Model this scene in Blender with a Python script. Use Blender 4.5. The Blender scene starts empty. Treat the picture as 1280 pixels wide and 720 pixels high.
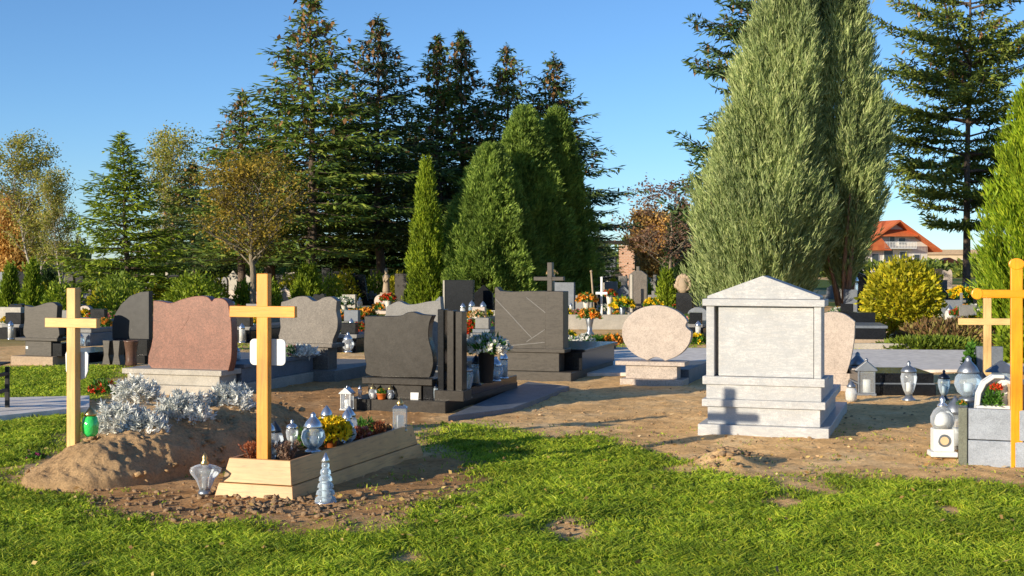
import bpy, bmesh, math, random
import numpy as np
from mathutils import Vector, Matrix
R = math.radians
C = bpy.context.scene.collection
H, F, YH = 1.45, 1650.0, 330.0          # eye height, focal length in photo pixels, horizon row
ROW = R(-18)                            # the graves' rows run at this angle

def G(px, py, z=0.0):                   # a point of the photo's ground, in metres
    Y = (H - z) * F / (py - YH)
    return ((px - 640) / F * Y, Y, z)
def AT(px, Y, z=0.0): return ((px - 640) / F * Y, Y, z)
def ZH(py, Y): return H - (py - YH) * Y / F
def S(n, Y): return n * Y / F

# ------------------------------------------------------------------ helpers
def vnoise(x, y, s, seed=0):
    x = np.asarray(x, float) / s + seed * 17.3; y = np.asarray(y, float) / s + seed * 9.1
    xi = np.floor(x); yi = np.floor(y); fx = x - xi; fy = y - yi
    fx = fx * fx * (3 - 2 * fx); fy = fy * fy * (3 - 2 * fy)
    def h(a, b):
        v = np.sin(a * 127.1 + b * 311.7 + seed * 74.7) * 43758.5453
        return v - np.floor(v)
    return (h(xi, yi) * (1 - fx) + h(xi + 1, yi) * fx) * (1 - fy) + (h(xi, yi + 1) * (1 - fx) + h(xi + 1, yi + 1) * fx) * fy
def fbm(x, y, s, seed=0, o=4):
    t = 0; a = .5
    for k in range(o): t = t + a * vnoise(x, y, s / 2 ** k, seed + k); a *= .5
    return t / (1 - .5 ** o)

def mesh_np(name, V, Fq, smooth=False):
    V = np.asarray(V, np.float32); Fq = np.asarray(Fq, np.int32)
    me = bpy.data.meshes.new(name); n = Fq.shape[1]
    me.vertices.add(len(V)); me.vertices.foreach_set('co', V.ravel())
    me.loops.add(Fq.size); me.loops.foreach_set('vertex_index', Fq.ravel())
    me.polygons.add(len(Fq)); me.polygons.foreach_set('loop_start', np.arange(0, Fq.size, n, dtype=np.int32))
    me.polygons.foreach_set('use_smooth', np.full(len(Fq), smooth))
    me.update(calc_edges=True); me.validate()
    return me

class M:                                # collects solids into one mesh
    def __init__(s): s.v = []; s.f = []; s.sm = []
    def add(s, v, f, sm=False):
        o = len(s.v); s.v += [tuple(a) for a in v]; s.f += [tuple(i + o for i in q) for q in f]; s.sm += [sm] * len(f); return s
    def box(s, x0, x1, y0, y1, z0, z1):
        return s.add([(x0,y0,z0),(x1,y0,z0),(x1,y1,z0),(x0,y1,z0),(x0,y0,z1),(x1,y0,z1),(x1,y1,z1),(x0,y1,z1)],
                     [(0,3,2,1),(4,5,6,7),(0,1,5,4),(1,2,6,5),(2,3,7,6),(3,0,4,7)])
    def hexa(s, b, t):                  # 4 bottom, 4 top points (counter-clockwise from above)
        return s.add(list(b) + list(t), [(0,3,2,1),(4,5,6,7),(0,1,5,4),(1,2,6,5),(2,3,7,6),(3,0,4,7)])
    def prism(s, pts, y0, y1, sm=False):        # outline in x, z, pushed through y
        n = len(pts); a = sum(pts[i][0]*pts[(i+1)%n][1]-pts[(i+1)%n][0]*pts[i][1] for i in range(n))
        if a < 0: pts = pts[::-1]
        v = [(x, y0, z) for x, z in pts] + [(x, y1, z) for x, z in pts]
        s.add(v, [tuple(range(n)), tuple(range(2*n-1, n-1, -1))])
        o = len(s.v) - 2*n
        for i in range(n):
            j = (i+1) % n; s.f.append((o+j, o+i, o+n+i, o+n+j)); s.sm.append(sm)
        return s
    def lathe(s, prof, n=20, c=(0,0), sq=0):    # (radius, z) from bottom to top
        o = []; f = []
        for r, z in prof:
            for k in range(n):
                a = 2*math.pi*k/n; rr = r * (1 + sq*math.cos(5*a))
                o.append((c[0]+rr*math.cos(a), c[1]+rr*math.sin(a), z))
        for i in range(len(prof)-1):
            for k in range(n):
                k2 = (k+1) % n; f.append((i*n+k, i*n+k2, (i+1)*n+k2, (i+1)*n+k))
        f.append(tuple(range(n-1, -1, -1))); f.append(tuple((len(prof)-1)*n+k for k in range(n)))
        return s.add(o, f, True)
    def tube(s, a, b, ra, rb, n=8):
        a = Vector(a); b = Vector(b); d = (b-a).normalized()
        u = d.orthogonal().normalized(); w = d.cross(u)
        v = [a+(u*math.cos(2*math.pi*k/n)+w*math.sin(2*math.pi*k/n))*ra for k in range(n)]
        v += [b+(u*math.cos(2*math.pi*k/n)+w*math.sin(2*math.pi*k/n))*rb for k in range(n)]
        f = [(k, (k+1)%n, n+(k+1)%n, n+k) for k in range(n)] + [tuple(range(n-1,-1,-1)), tuple(range(n, 2*n))]
        return s.add(v, f, True)
    def blob(s, c, r, seed=0, amp=.25, sub=2, flat=1.0):
        bm = bmesh.new(); bmesh.ops.create_icosphere(bm, subdivisions=sub, radius=1)
        rnd = random.Random(seed); ph = [rnd.uniform(0, 6) for _ in range(6)]
        v = []
        for q in bm.verts:
            x, y, z = q.co
            k = 1 + amp*(math.sin(3.1*x+ph[0])*math.sin(2.7*y+ph[1]) + .6*math.sin(5.3*z+ph[2]+2*x) + .5*math.sin(7*y+ph[3]+3*z))
            v.append((c[0]+x*r*k, c[1]+y*r*k, c[2]+z*r*k*flat))
        f = [tuple(q.index for q in p.verts) for p in bm.faces]; bm.free()
        return s.add(v, f, True)
    def mesh(s, name):
        me = bpy.data.meshes.new(name); me.from_pydata(s.v, [], s.f)
        me.polygons.foreach_set('use_smooth', s.sm); me.update(); return me

def put(name, me, mat, parent=None, loc=(0,0,0), rz=0.0, bevel=0.0):
    if isinstance(me, M): me = me.mesh(name)
    me.materials.clear(); me.materials.append(mat)
    o = bpy.data.objects.new(name, me); C.objects.link(o); o.location = loc; o.rotation_euler[2] = rz
    if parent: o.parent = parent
    if bevel:
        b = o.modifiers.new('bevel', 'BEVEL'); b.width = bevel; b.segments = 2; b.limit_method = 'ANGLE'; b.angle_limit = R(35)
        b.harden_normals = False
    return o
def tag(o, label, cat, group=None):
    o['label'] = label; o['category'] = cat
    if group: o['group'] = group
    return o
def thing(name, label, cat, loc=(0,0,0), rz=0.0, group=None):
    o = bpy.data.objects.new(name, None); C.objects.link(o); o.location = loc; o.rotation_euler[2] = rz
    o.empty_display_size = .1
    return tag(o, label, cat, group)
def kind(o, k): o['kind'] = k; return o

# ------------------------------------------------------------------ materials
def nt(name):
    m = bpy.data.materials.new(name); m.use_nodes = True
    t = m.node_tree; b = t.nodes['Principled BSDF']; return m, t, b, t.nodes, t.links
def tex(N, L, kind_, scale, coord, **kw):
    n = N.new('ShaderNodeTex' + kind_); n.inputs['Scale'].default_value = scale
    for k, v in kw.items(): n.inputs[k].default_value = v
    L.new(coord, n.inputs['Vector']); return n
def ramp(N, L, fac, stops):
    r = N.new('ShaderNodeValToRGB'); L.new(fac, r.inputs[0]); e = r.color_ramp.elements
    e[0].position, e[0].color = stops[0][0], (*stops[0][1], 1); e[1].position, e[1].color = stops[-1][0], (*stops[-1][1], 1)
    for p, c in stops[1:-1]: q = e.new(p); q.color = (*c, 1)
    return r
def sc(c, k): return tuple(min(1, x*k) for x in c)
def mixc(N, L, fac, a, b, mode='MIX'):
    m = N.new('ShaderNodeMix'); m.data_type = 'RGBA'; m.blend_type = mode
    for sock, v in ((m.inputs[0], fac), (m.inputs[6], a), (m.inputs[7], b)):
        if isinstance(v, (int, float)): sock.default_value = v
        elif isinstance(v, tuple): sock.default_value = (*v, 1)
        else: L.new(v, sock)
    return m.outputs[2]
def bump(N, L, b, h, strength, dist):
    n = N.new('ShaderNodeBump'); n.inputs['Strength'].default_value = strength; n.inputs['Distance'].default_value = dist
    L.new(h, n.inputs['Height']); L.new(n.outputs[0], b.inputs['Normal'])

def granite(name, c, dark=.55, light=1.35, rough=.35, vein=None, fine=120):
    c = sc(c, .78)
    m, t, b, N, L = nt(name); co = N.new('ShaderNodeTexCoord').outputs['Object']
    n1 = tex(N, L, 'Noise', fine, co, Detail=2.0, Roughness=.7)
    v1 = tex(N, L, 'Voronoi', fine*.45, co)
    r1 = ramp(N, L, n1.outputs['Fac'], [(.36, sc(c, dark*.85)), (.5, c), (.64, sc(c, light*1.1))])
    rv = ramp(N, L, v1.outputs['Color'], [(.0, sc(c, dark)), (.5, c), (1, sc(c, light))])
    col = mixc(N, L, .45, r1.outputs[0], rv.outputs[0])
    n2 = tex(N, L, 'Noise', 5, co, Detail=6.0, Roughness=.65)
    r2 = ramp(N, L, n2.outputs['Fac'], [(.3, (.80,.80,.80)), (.7, (1.1,1.1,1.1))])
    col = mixc(N, L, 1.0, col, r2.outputs[0], 'MULTIPLY')
    if vein:
        mp = N.new('ShaderNodeMapping'); mp.inputs['Rotation'].default_value = (.3, .75, .2); mp.inputs['Scale'].default_value = (.8, 1, 3.6)
        L.new(co, mp.inputs[0]); n3 = tex(N, L, 'Noise', 6, mp.outputs[0], Detail=8.0, Roughness=.6, Distortion=1.4)
        r3 = ramp(N, L, n3.outputs['Fac'], [(.42, (0,0,0)), (.52, (.75,.75,.75)), (.60, (0,0,0))])
        col = mixc(N, L, r3.outputs[0], col, vein)
    n4 = tex(N, L, 'Noise', 14, co, Detail=8.0, Roughness=.7)
    r4 = ramp(N, L, n4.outputs['Fac'], [(.3, (rough*.9,)*3), (.7, (min(1, rough*1.12),)*3)])
    L.new(col, b.inputs['Base Color']); L.new(r4.outputs[0], b.inputs['Roughness'])
    bump(N, L, b, n1.outputs['Fac'], .12, .002); b.inputs['Specular IOR Level'].default_value = .3
    return m
def wood(name, c, ax=2, rough=.5, strength=1.0):
    c = sc(c, .80)
    m, t, b, N, L = nt(name); co = N.new('ShaderNodeTexCoord').outputs['Object']
    mp = N.new('ShaderNodeMapping'); s = [22, 22, 22]; s[ax] = 1.6; mp.inputs['Scale'].default_value = s; L.new(co, mp.inputs[0])
    n = tex(N, L, 'Noise', 3.0, mp.outputs[0], Detail=8.0, Roughness=.65, Distortion=.6)
    d = .5 if strength >= 1 else .75
    r = ramp(N, L, n.outputs['Fac'], [(.25, sc(c, d)), (.45, c), (.75, sc(c, 1.2))])
    n2 = tex(N, L, 'Noise', 2.6, co, Detail=5.0)
    r2 = ramp(N, L, n2.outputs['Fac'], [(.3, (.72,.66,.6)), (.6, (1.05,1.05,1.05))])
    v = tex(N, L, 'Voronoi', 5.5, co); rk = ramp(N, L, v.outputs['Distance'], [(.03, (.28,.16,.07)), (.09, (1,1,1))])
    col = mixc(N, L, 1.0, r.outputs[0], r2.outputs[0], 'MULTIPLY'); col = mixc(N, L, .8, col, rk.outputs[0], 'MULTIPLY')
    L.new(col, b.inputs['Base Color']); b.inputs['Roughness'].default_value = rough
    bump(N, L, b, n.outputs['Fac'], .35, .004); return m
def plain(name, c, rough=.6, metal=0.0, var=.15, scale=20):
    c = sc(c, .85)
    m, t, b, N, L = nt(name); co = N.new('ShaderNodeTexCoord').outputs['Object']
    n = tex(N, L, 'Noise', scale, co, Detail=6.0)
    r = ramp(N, L, n.outputs['Fac'], [(.3, sc(c, 1-var)), (.7, sc(c, 1+var))])
    L.new(r.outputs[0], b.inputs['Base Color']); b.inputs['Roughness'].default_value = rough; b.inputs['Metallic'].default_value = metal
    bump(N, L, b, n.outputs['Fac'], .08, .003); return m
def glass(name, c=(.85,.9,.95), clear=.62):
    m, t, b, N, L = nt(name); out = N['Material Output']
    tr = N.new('ShaderNodeBsdfTransparent'); tr.inputs[0].default_value = (*c, 1)
    b.inputs['Base Color'].default_value = (*sc(c, .9), 1); b.inputs['Roughness'].default_value = .08
    b.inputs['Specular IOR Level'].default_value = 1.0
    co = N.new('ShaderNodeTexCoord').outputs['Object']; w = tex(N, L, 'Noise', 45, co, Detail=2.0)
    bump(N, L, b, w.outputs['Fac'], .5, .01)
    fr = N.new('ShaderNodeFresnel'); fr.inputs['IOR'].default_value = 1.5
    mt = N.new('ShaderNodeMath'); mt.operation = 'MULTIPLY_ADD'; L.new(fr.outputs[0], mt.inputs[0]); mt.inputs[1].default_value = 1.2; mt.inputs[2].default_value = 1-clear; mt.use_clamp = True
    mx = N.new('ShaderNodeMixShader'); L.new(mt.outputs[0], mx.inputs[0]); L.new(tr.outputs[0], mx.inputs[1]); L.new(b.outputs[0], mx.inputs[2])
    L.new(mx.outputs[0], out.inputs['Surface']); return m
def leaf(name, a, b_, c=None, trans=.3, patch=1.2, rough=.55):
    m, t, b, N, L = nt(name); out = N['Material Output']; c = c or b_
    g = N.new('ShaderNodeNewGeometry'); co = N.new('ShaderNodeTexCoord').outputs['Object']
    r = ramp(N, L, g.outputs['Random Per Island'], [(.0, a), (.55, b_), (1.0, c)])
    n = tex(N, L, 'Noise', patch, co, Detail=3.0)
    r2 = ramp(N, L, n.outputs['Fac'], [(.35, (.68,.70,.66)), (.65, (1.25,1.2,1.1))])
    col = mixc(N, L, 1.0, r.outputs[0], r2.outputs[0], 'MULTIPLY')
    L.new(col, b.inputs['Base Color']); b.inputs['Roughness'].default_value = rough; b.inputs['Specular IOR Level'].default_value = .25
    tl = N.new('ShaderNodeBsdfTranslucent'); L.new(col, tl.inputs[0])
    mx = N.new('ShaderNodeMixShader'); mx.inputs[0].default_value = trans
    L.new(b.outputs[0], mx.inputs[1]); L.new(tl.outputs[0], mx.inputs[2]); L.new(mx.outputs[0], out.inputs['Surface']); return m
def bark(name, c):
    m, t, b, N, L = nt(name); co = N.new('ShaderNodeTexCoord').outputs['Object']
    mp = N.new('ShaderNodeMapping'); mp.inputs['Scale'].default_value = (9, 9, 2); L.new(co, mp.inputs[0])
    n = tex(N, L, 'Noise', 3, mp.outputs[0], Detail=8.0, Roughness=.7)
    r = ramp(N, L, n.outputs['Fac'], [(.35, sc(c, .45)), (.65, sc(c, 1.3))]); L.new(r.outputs[0], b.inputs['Base Color'])
    b.inputs['Roughness'].default_value = .9; bump(N, L, b, n.outputs['Fac'], .8, .05); return m

mat = dict(
    white_gran=granite('white_marble_granite', (.66,.655,.645), .84, 1.08, .45, vein=(.36,.375,.39)),
    red_gran=granite('red_granite', (.27,.115,.075), .5, 1.6, .35),
    pink_gran=granite('pink_granite', (.60,.50,.42), .62, 1.25, .5),
    cream_gran=granite('cream_granite', (.50,.46,.39), .75, 1.2, .55),
    grey_gran=granite('grey_granite', (.19,.165,.14), .55, 1.5, .35),
    brown_gran=granite('brown_grey_granite', (.040,.034,.028), .55, 1.6, .3),
    olive_gran=granite('weathered_brown_granite', (.068,.058,.046), .6, 1.4, .4, vein=(.075,.065,.053)),
    dark_gran=granite('black_granite', (.013,.014,.017), .6, 1.8, .2),
    blue_gran=granite('blue_grey_granite', (.19,.215,.25), .75, 1.25, .5),
    mid_gran=granite('mid_grey_granite', (.24,.235,.225), .7, 1.3, .45),
    tan_stone=granite('tan_sandstone', (.50,.38,.26), .7, 1.2, .8),
    soil=None,
    pine=wood('pale_pine_wood', (.86,.49,.16)), orange_wood=wood('orange_stained_wood', (1.0,.385,.035)),
    orange_arm=wood('orange_stained_wood_crosswise', (1.0,.385,.035), 0), pine_arm=wood('pale_pine_crosswise', (.86,.49,.16), 0),
    yellow_wood=wood('yellow_varnished_wood', (1.0,.40,.012), 2, .35, .5), yellow_arm=wood('yellow_varnished_crosswise', (1.0,.40,.012), 0, .35, .5),
    light_wood=wood('light_timber', (.85,.57,.23), 2), light_arm=wood('light_timber_crosswise', (.85,.57,.23), 0),
    box_wood=wood('pine_board_across', (.70,.41,.165), 0), box_side=wood('pine_board_shade_warmed', (.80,.42,.15), 1),  # box_side: same pine, tinted warmer to offset the sky-blue shade on it
    white=plain('white_enamel', (.82,.82,.80), .35, 0, .03), black=plain('black_painted_iron', (.012,.012,.013), .6),
    chrome=plain('silvery_metal', (.66,.69,.73), .25, .9, .1), steel=plain('dull_steel', (.33,.36,.40), .4, .8, .15), dark_metal=plain('dark_metal', (.05,.06,.08), .35, .6),
    gold=plain('brass', (.62,.43,.18), .3, .9), glass=glass('clear_lantern_glass', (.92,.96,1.0), .84), blue_glass=glass('bluish_lantern_glass', (.78,.90,1.0), .78),
    frost=glass('frosted_lantern_glass', (.9,.9,.88), .45), green_glass=glass('green_lantern_glass', (.05,.75,.15), .15),
    wax=plain('white_wax', (.82,.80,.74), .5, 0, .05), terracotta=plain('orange_plastic_pot', (.62,.16,.03), .45),
    cream_pl=plain('cream_ceramic', (.70,.64,.55), .4), card=plain('white_card', (.82,.82,.80), .6, 0, .02),
    concrete=plain('concrete_paving', (.92,.84,.74), .85, 0, .18, 9), bwood=plain('pale_box_wood', (.62,.44,.26), .6, 0, .1, 30),
    plaster=plain('white_house_plaster', (.72,.69,.63), .8, 0, .06, 1), cream_pla=plain('cream_plaster', (.62,.50,.34), .8, 0, .08, 1),
    wglass=plain('window_glass', (.06,.08,.10), .12, 0, .1), trunk=bark('spruce_bark', (.13,.095,.07)), trunk2=bark('reddish_juniper_bark', (.26,.14,.08)),
    birch=bark('birch_bark', (.42,.38,.32)), trunk3=bark('grey_brown_bark', (.25,.21,.15)),
    spruce=leaf('spruce_needles', (0.070,0.126,0.029), (0.144,0.234,0.039), (0.255,0.301,0.051), .2),
    spruce_d=leaf('dark_spruce_needles', (0.034,0.075,0.027), (0.070,0.128,0.039), (0.125,0.173,0.051), .15),
    spruce_y=leaf('young_spruce_needles', (0.112,0.171,0.018), (0.207,0.302,0.028), (0.319,0.395,0.035), .25),
    cone=leaf('brown_cones', (0.144,0.072,0.032), (0.216,0.117,0.045), (0.270,0.153,0.063), .1),
    fir=leaf('olive_fir_needles', (0.081,0.132,0.028), (0.161,0.221,0.039), (0.264,0.290,0.052), .2),
    juni=leaf('grey_green_juniper', (0.184,0.262,0.090), (0.354,0.442,0.180), (0.566,0.620,0.300), .3, .9),
    cyp=leaf('cypress_green', (.12,.20,.04), (.25,.37,.07), (.38,.50,.11), .4, 1.4),
    lime=leaf('lime_thuja', (0.130,0.233,0.014), (0.260,0.382,0.022), (0.442,0.519,0.036), .35, 1.5),
    thuja=leaf('thuja_green', (0.130,0.207,0.017), (0.245,0.338,0.024), (0.374,0.456,0.039), .3),
    dthuja=leaf('dark_thuja', (0.019,0.048,0.014), (0.035,0.077,0.019), (0.064,0.112,0.024), .15),
    ybush=leaf('yellow_green_bush', (0.221,0.254,0.015), (0.467,0.442,0.022), (0.713,0.589,0.035), .35, 2),
    birchleaf=leaf('autumn_birch_leaf', (.18,.24,.04), (.36,.37,.08), (.52,.42,.11), .4, .5),
    autumn=leaf('olive_autumn_leaf', (0.155,0.141,0.022), (0.310,0.239,0.031), (0.466,0.330,0.055), .35, .6),
    orange=leaf('orange_autumn_leaf', (0.408,0.230,0.075), (0.600,0.365,0.105), (0.744,0.513,0.180), .35),
    brown=leaf('dry_brown_leaf', (.12,.06,.04), (.22,.12,.08), (.32,.20,.14), .3),
    miller=leaf('silver_felt_leaf', (0.483,0.517,0.529), (0.713,0.747,0.770), (0.900,0.900,0.900), .15, 6),
    green=leaf('potted_green', (0.042,0.126,0.017), (0.084,0.224,0.028), (0.140,0.308,0.042), .3, 8),
    heather=leaf('faded_heather', (.16,.08,.06), (.30,.18,.13), (.48,.36,.28), .2, 8), redgrass=leaf('red_brown_sprigs', (.22,.05,.02), (.36,.10,.04), (.45,.18,.08), .2, 8),
    hedge=leaf('reddish_ground_juniper', (0.150,0.090,0.045), (0.255,0.150,0.068), (0.240,0.255,0.060), .2, 3), hedge_g=leaf('green_ground_juniper', (.07,.12,.015), (.14,.20,.02), (.22,.27,.03), .3, 3),
    p_yellow=leaf('yellow_petals', (.78,.50,.01), (.88,.62,.015), (.92,.72,.04), .2), p_white=leaf('white_petals', (.68,.68,.66), (.82,.82,.80), (.88,.87,.84), .2),
    p_red=leaf('red_petals', (.45,.03,.01), (.62,.06,.02), (.72,.12,.04), .2), p_orange=leaf('orange_petals', (.65,.20,.02), (.78,.32,.04), (.85,.45,.08), .2),
    p_pink=leaf('pink_petals', (.50,.12,.14), (.62,.22,.22), (.70,.40,.36), .2), p_purple=leaf('purple_petals', (.30,.03,.16), (.40,.06,.22), (.5,.1,.3), .2),
    p_cream=leaf('apricot_petals', (.70,.45,.25), (.80,.60,.38), (.85,.72,.55), .2),
    tiles=None,
)
# soil / ground materials
def soilmat(name, c, d):
    m, t, b, N, L = nt(name); co = N.new('ShaderNodeTexCoord').outputs['Object']
    n = tex(N, L, 'Noise', 3, co, Detail=10.0, Roughness=.7); n2 = tex(N, L, 'Noise', 60, co, Detail=6.0, Roughness=.8)
    r = ramp(N, L, n.outputs['Fac'], [(.3, d), (.6, c)]); r2 = ramp(N, L, n2.outputs['Fac'], [(.3, (.55,.52,.5)), (.5, (.95,.95,.95)), (.75, (1.3,1.28,1.25))])
    L.new(mixc(N, L, 1.0, r.outputs[0], r2.outputs[0], 'MULTIPLY'), b.inputs['Base Color']); b.inputs['Roughness'].default_value = .95
    b.inputs['Specular IOR Level'].default_value = .1
    bump(N, L, b, n2.outputs['Fac'], .9, .03); return m
mat['soil'] = soilmat('potting_soil', (.10,.065,.04), (.05,.033,.022))
mat['pale_blue'] = granite('pale_blue_granite', (.40,.44,.50), .82, 1.15, .5)
mat['moundsoil'] = soilmat('sandy_mound_soil', (.72,.47,.24), (.42,.27,.14))
mat['clod'] = soilmat('dark_clods', (.56,.38,.22), (.34,.22,.13))
def tilemat():
    m, t, b, N, L = nt('orange_roof_tiles'); co = N.new('ShaderNodeTexCoord').outputs['Object']
    w = N.new('ShaderNodeTexWave'); w.inputs['Scale'].default_value = 1.6; w.bands_direction = 'X'; L.new(co, w.inputs['Vector'])
    n = tex(N, L, 'Noise', 1.2, co, Detail=6.0)
    r = ramp(N, L, n.outputs['Fac'], [(.3, (.48,.10,.03)), (.7, (.62,.17,.05))])
    r2 = ramp(N, L, w.outputs['Fac'], [(0, (.7,.7,.7)), (.4, (1,1,1))])
    L.new(mixc(N, L, .6, r.outputs[0], r2.outputs[0], 'MULTIPLY'), b.inputs['Base Color']); b.inputs['Roughness'].default_value = .75; return m
mat['tiles'] = tilemat()

# ------------------------------------------------------------------ ground
def poly(pp): return [G(x, y)[:2] for x, y in pp]
def inpoly(X, Y, P):
    ins = np.zeros(X.shape, bool); n = len(P)
    for i in range(n):
        x0, y0 = P[i]; x1, y1 = P[(i+1) % n]
        if y0 == y1: continue
        c = ((y0 > Y) != (y1 > Y)) & (X < (x1-x0)*(Y-y0)/(y1-y0)+x0)
        ins ^= c
    return ins
TURF = [poly(p) for p in (
    [(-500,606),(0,606),(50,616),(120,640),(210,655),(330,657),(430,662),(500,648),(560,630),(620,606),(610,588),(560,566),(548,556),(536,540),(560,526),(610,530),(668,545),(740,546),(800,560),(830,574),(870,590),(940,594),(1000,597),(1120,600),(1200,604),(1280,610),(1900,640),(1900,1900),(-500,1900)],
    [(-500,500),(-20,524),(60,524),(118,514),(118,530),(80,552),(50,566),(15,596),(-60,612),(-500,600)],
    [(-500,445),(20,458),(150,455),(138,492),(110,499),(20,500),(-500,500)])]
BARE = [(G(718,656), .17), (G(505,690), .10), (G(1010,607), .22), (G(985,625), .12), (G(640,640), .1), (G(120,700), .08), (G(1180,640), .09)]
def turf_mask(X, Y):
    wx = (fbm(X, Y, .5, 3)-.5)*.55; wy = (fbm(X, Y, .5, 8)-.5)*.9
    t = np.zeros(X.shape)
    for P in TURF:
        for dx, dy in ((0,0),(.10,.20),(-.10,-.2),(.16,-.1),(-.16,.1)):
            t += inpoly(X+wx+dx, Y+wy+dy, P)*.2
    t = np.clip(t, 0, 1)
    for (cx, cy, _), r in BARE:
        d = np.hypot(X-cx+wx*.4, (Y-cy)*.6+wy*.3)
        t *= np.clip((d-r*.35)/(r*1.1), .0, 1)
    far = np.clip((Y-21)/6, 0, 1)*(fbm(X, Y, 3.0, 5) > .48)
    return np.maximum(t, far)
def gz(X, Y):
    t = turf_mask(X, Y); near = np.clip((26-Y)/6, 0, 1)
    z = (fbm(X, Y, 1.6, 11)-.5)*.06 + (fbm(X, Y, .22, 12)-.5)*.022 + (1-t)*(fbm(X, Y, .10, 13, 4)-.5)*.024
    cx, cy, _ = G(905, 580); z = z + .11*np.exp(-(((X-cx)/.22)**2+((Y-cy)/.30)**2))*(.6+.9*fbm(X, Y, .12, 15))
    cx, cy, _ = G(1180, 592); z = z + .03*np.exp(-(((X-cx)/.6)**2+((Y-cy)/.3)**2))
    return z*near - .012*near
def axis(segs):
    out = []
    for a, b, st in segs: out += list(np.arange(a, b, st))
    return np.array(out)
gx = axis([(-1600,-200,200),(-200,-40,20),(-40,-12,2),(-12,-5,.25),(-5,5,.042),(5,12,.25),(12,40,2),(40,200,20),(200,1601,200)])
gy = axis([(-300,-20,40),(-20,0,4),(0,5.4,.6),(5.4,15,.042),(15,24,.12),(24,60,1.5),(60,200,10),(200,2601,200)])
XX, YY = np.meshgrid(gx, gy); ZZ = gz(XX, YY); TT = turf_mask(XX, YY)
nx, ny = len(gx), len(gy); idx = np.arange(nx*ny).reshape(ny, nx)
quads = np.stack([idx[:-1,:-1], idx[:-1,1:], idx[1:,1:], idx[1:,:-1]], -1).reshape(-1, 4)
gm = mesh_np('ground', np.stack([XX, YY, ZZ], -1).reshape(-1, 3), quads, True)
lm = np.zeros(XX.shape); wx_ = (fbm(XX, YY, .6, 61)-.5)*.5
for P in (poly([(20,606),(130,590),(300,560),(420,590),(560,562),(660,585),(560,640),(330,672),(130,662)]), poly([(300,470),(540,470),(545,530),(420,540),(300,540)])):
    for dx, dy in ((0,0),(.12,.15),(-.12,-.15),(.15,-.1),(-.15,.1)): lm += inpoly(XX+wx_+dx, YY+wx_+dy, P)*.2
a2 = gm.attributes.new('loam', 'FLOAT', 'POINT'); a2.data.foreach_set('value', np.clip(lm, 0, 1).ravel().astype(np.float32))
at = gm.attributes.new('turf', 'FLOAT', 'POINT'); at.data.foreach_set('value', TT.ravel().astype(np.float32))
def groundmat():
    m, t, b, N, L = nt('sandy_soil_and_turf'); co = N.new('ShaderNodeTexCoord').outputs['Object']
    n = tex(N, L, 'Noise', 1.3, co, Detail=10.0, Roughness=.7); n2 = tex(N, L, 'Noise', 26, co, Detail=8.0, Roughness=.85); n3 = tex(N, L, 'Noise', 9, co, Detail=6.0, Roughness=.7)
    r = ramp(N, L, n.outputs['Fac'], [(.30, (.66,.40,.17)), (.5, (.92,.58,.26)), (.68, (.97,.70,.38))])
    r3 = ramp(N, L, n3.outputs['Fac'], [(.35, (.74,.71,.68)), (.52, (1,1,1))])
    r2 = ramp(N, L, n2.outputs['Fac'], [(.32, (.50,.46,.42)), (.48, (1,1,1)), (.72, (1.25,1.25,1.2))])
    sand = mixc(N, L, 1.0, mixc(N, L, 1.0, r.outputs[0], r2.outputs[0], 'MULTIPLY'), r3.outputs[0], 'MULTIPLY')
    tr = ramp(N, L, n3.outputs['Fac'], [(.3, (.06,.085,.02)), (.55, (.10,.15,.025)), (.75, (.22,.18,.09))])
    al = N.new('ShaderNodeAttribute'); al.attribute_name = 'loam'; sand = mixc(N, L, al.outputs['Fac'], sand, mixc(N, L, 1.0, sand, (.62,.54,.50), 'MULTIPLY'))
    a = N.new('ShaderNodeAttribute'); a.attribute_name = 'turf'
    L.new(mixc(N, L, a.outputs['Fac'], sand, tr.outputs[0]), b.inputs['Base Color'])
    b.inputs['Roughness'].default_value = .95; b.inputs['Specular IOR Level'].default_value = .08
    bump(N, L, b, n2.outputs['Fac'], .8, .02); return m
kind(put('ground', gm, groundmat()), 'structure')
def GZ(x, y): return float(gz(np.array([x]), np.array([y]))[0])

# cards: diamond leaves
rng = np.random.default_rng(7)
def nrm(a): return a/np.maximum(np.linalg.norm(a, axis=-1, keepdims=True), 1e-9)
def cards(P, D, Ln, W, rg=rng):
    P = np.asarray(P, float); D = nrm(np.asarray(D, float)); n = len(P)
    Ln = np.broadcast_to(Ln, (n,))[:, None]; W = np.broadcast_to(W, (n,))[:, None]
    s = nrm(np.cross(D, rg.normal(size=(n, 3))))
    mid = P + D*Ln*.45
    V = np.stack([P, mid+s*W*.5, P+D*Ln, mid-s*W*.5], 1).reshape(-1, 3)
    return V, np.arange(4*n).reshape(-1, 4)
def leafmesh(name, P, D, Ln, W, rg=rng):
    V, Fq = cards(P, D, Ln, W, rg); return mesh_np(name, V, Fq)

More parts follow.
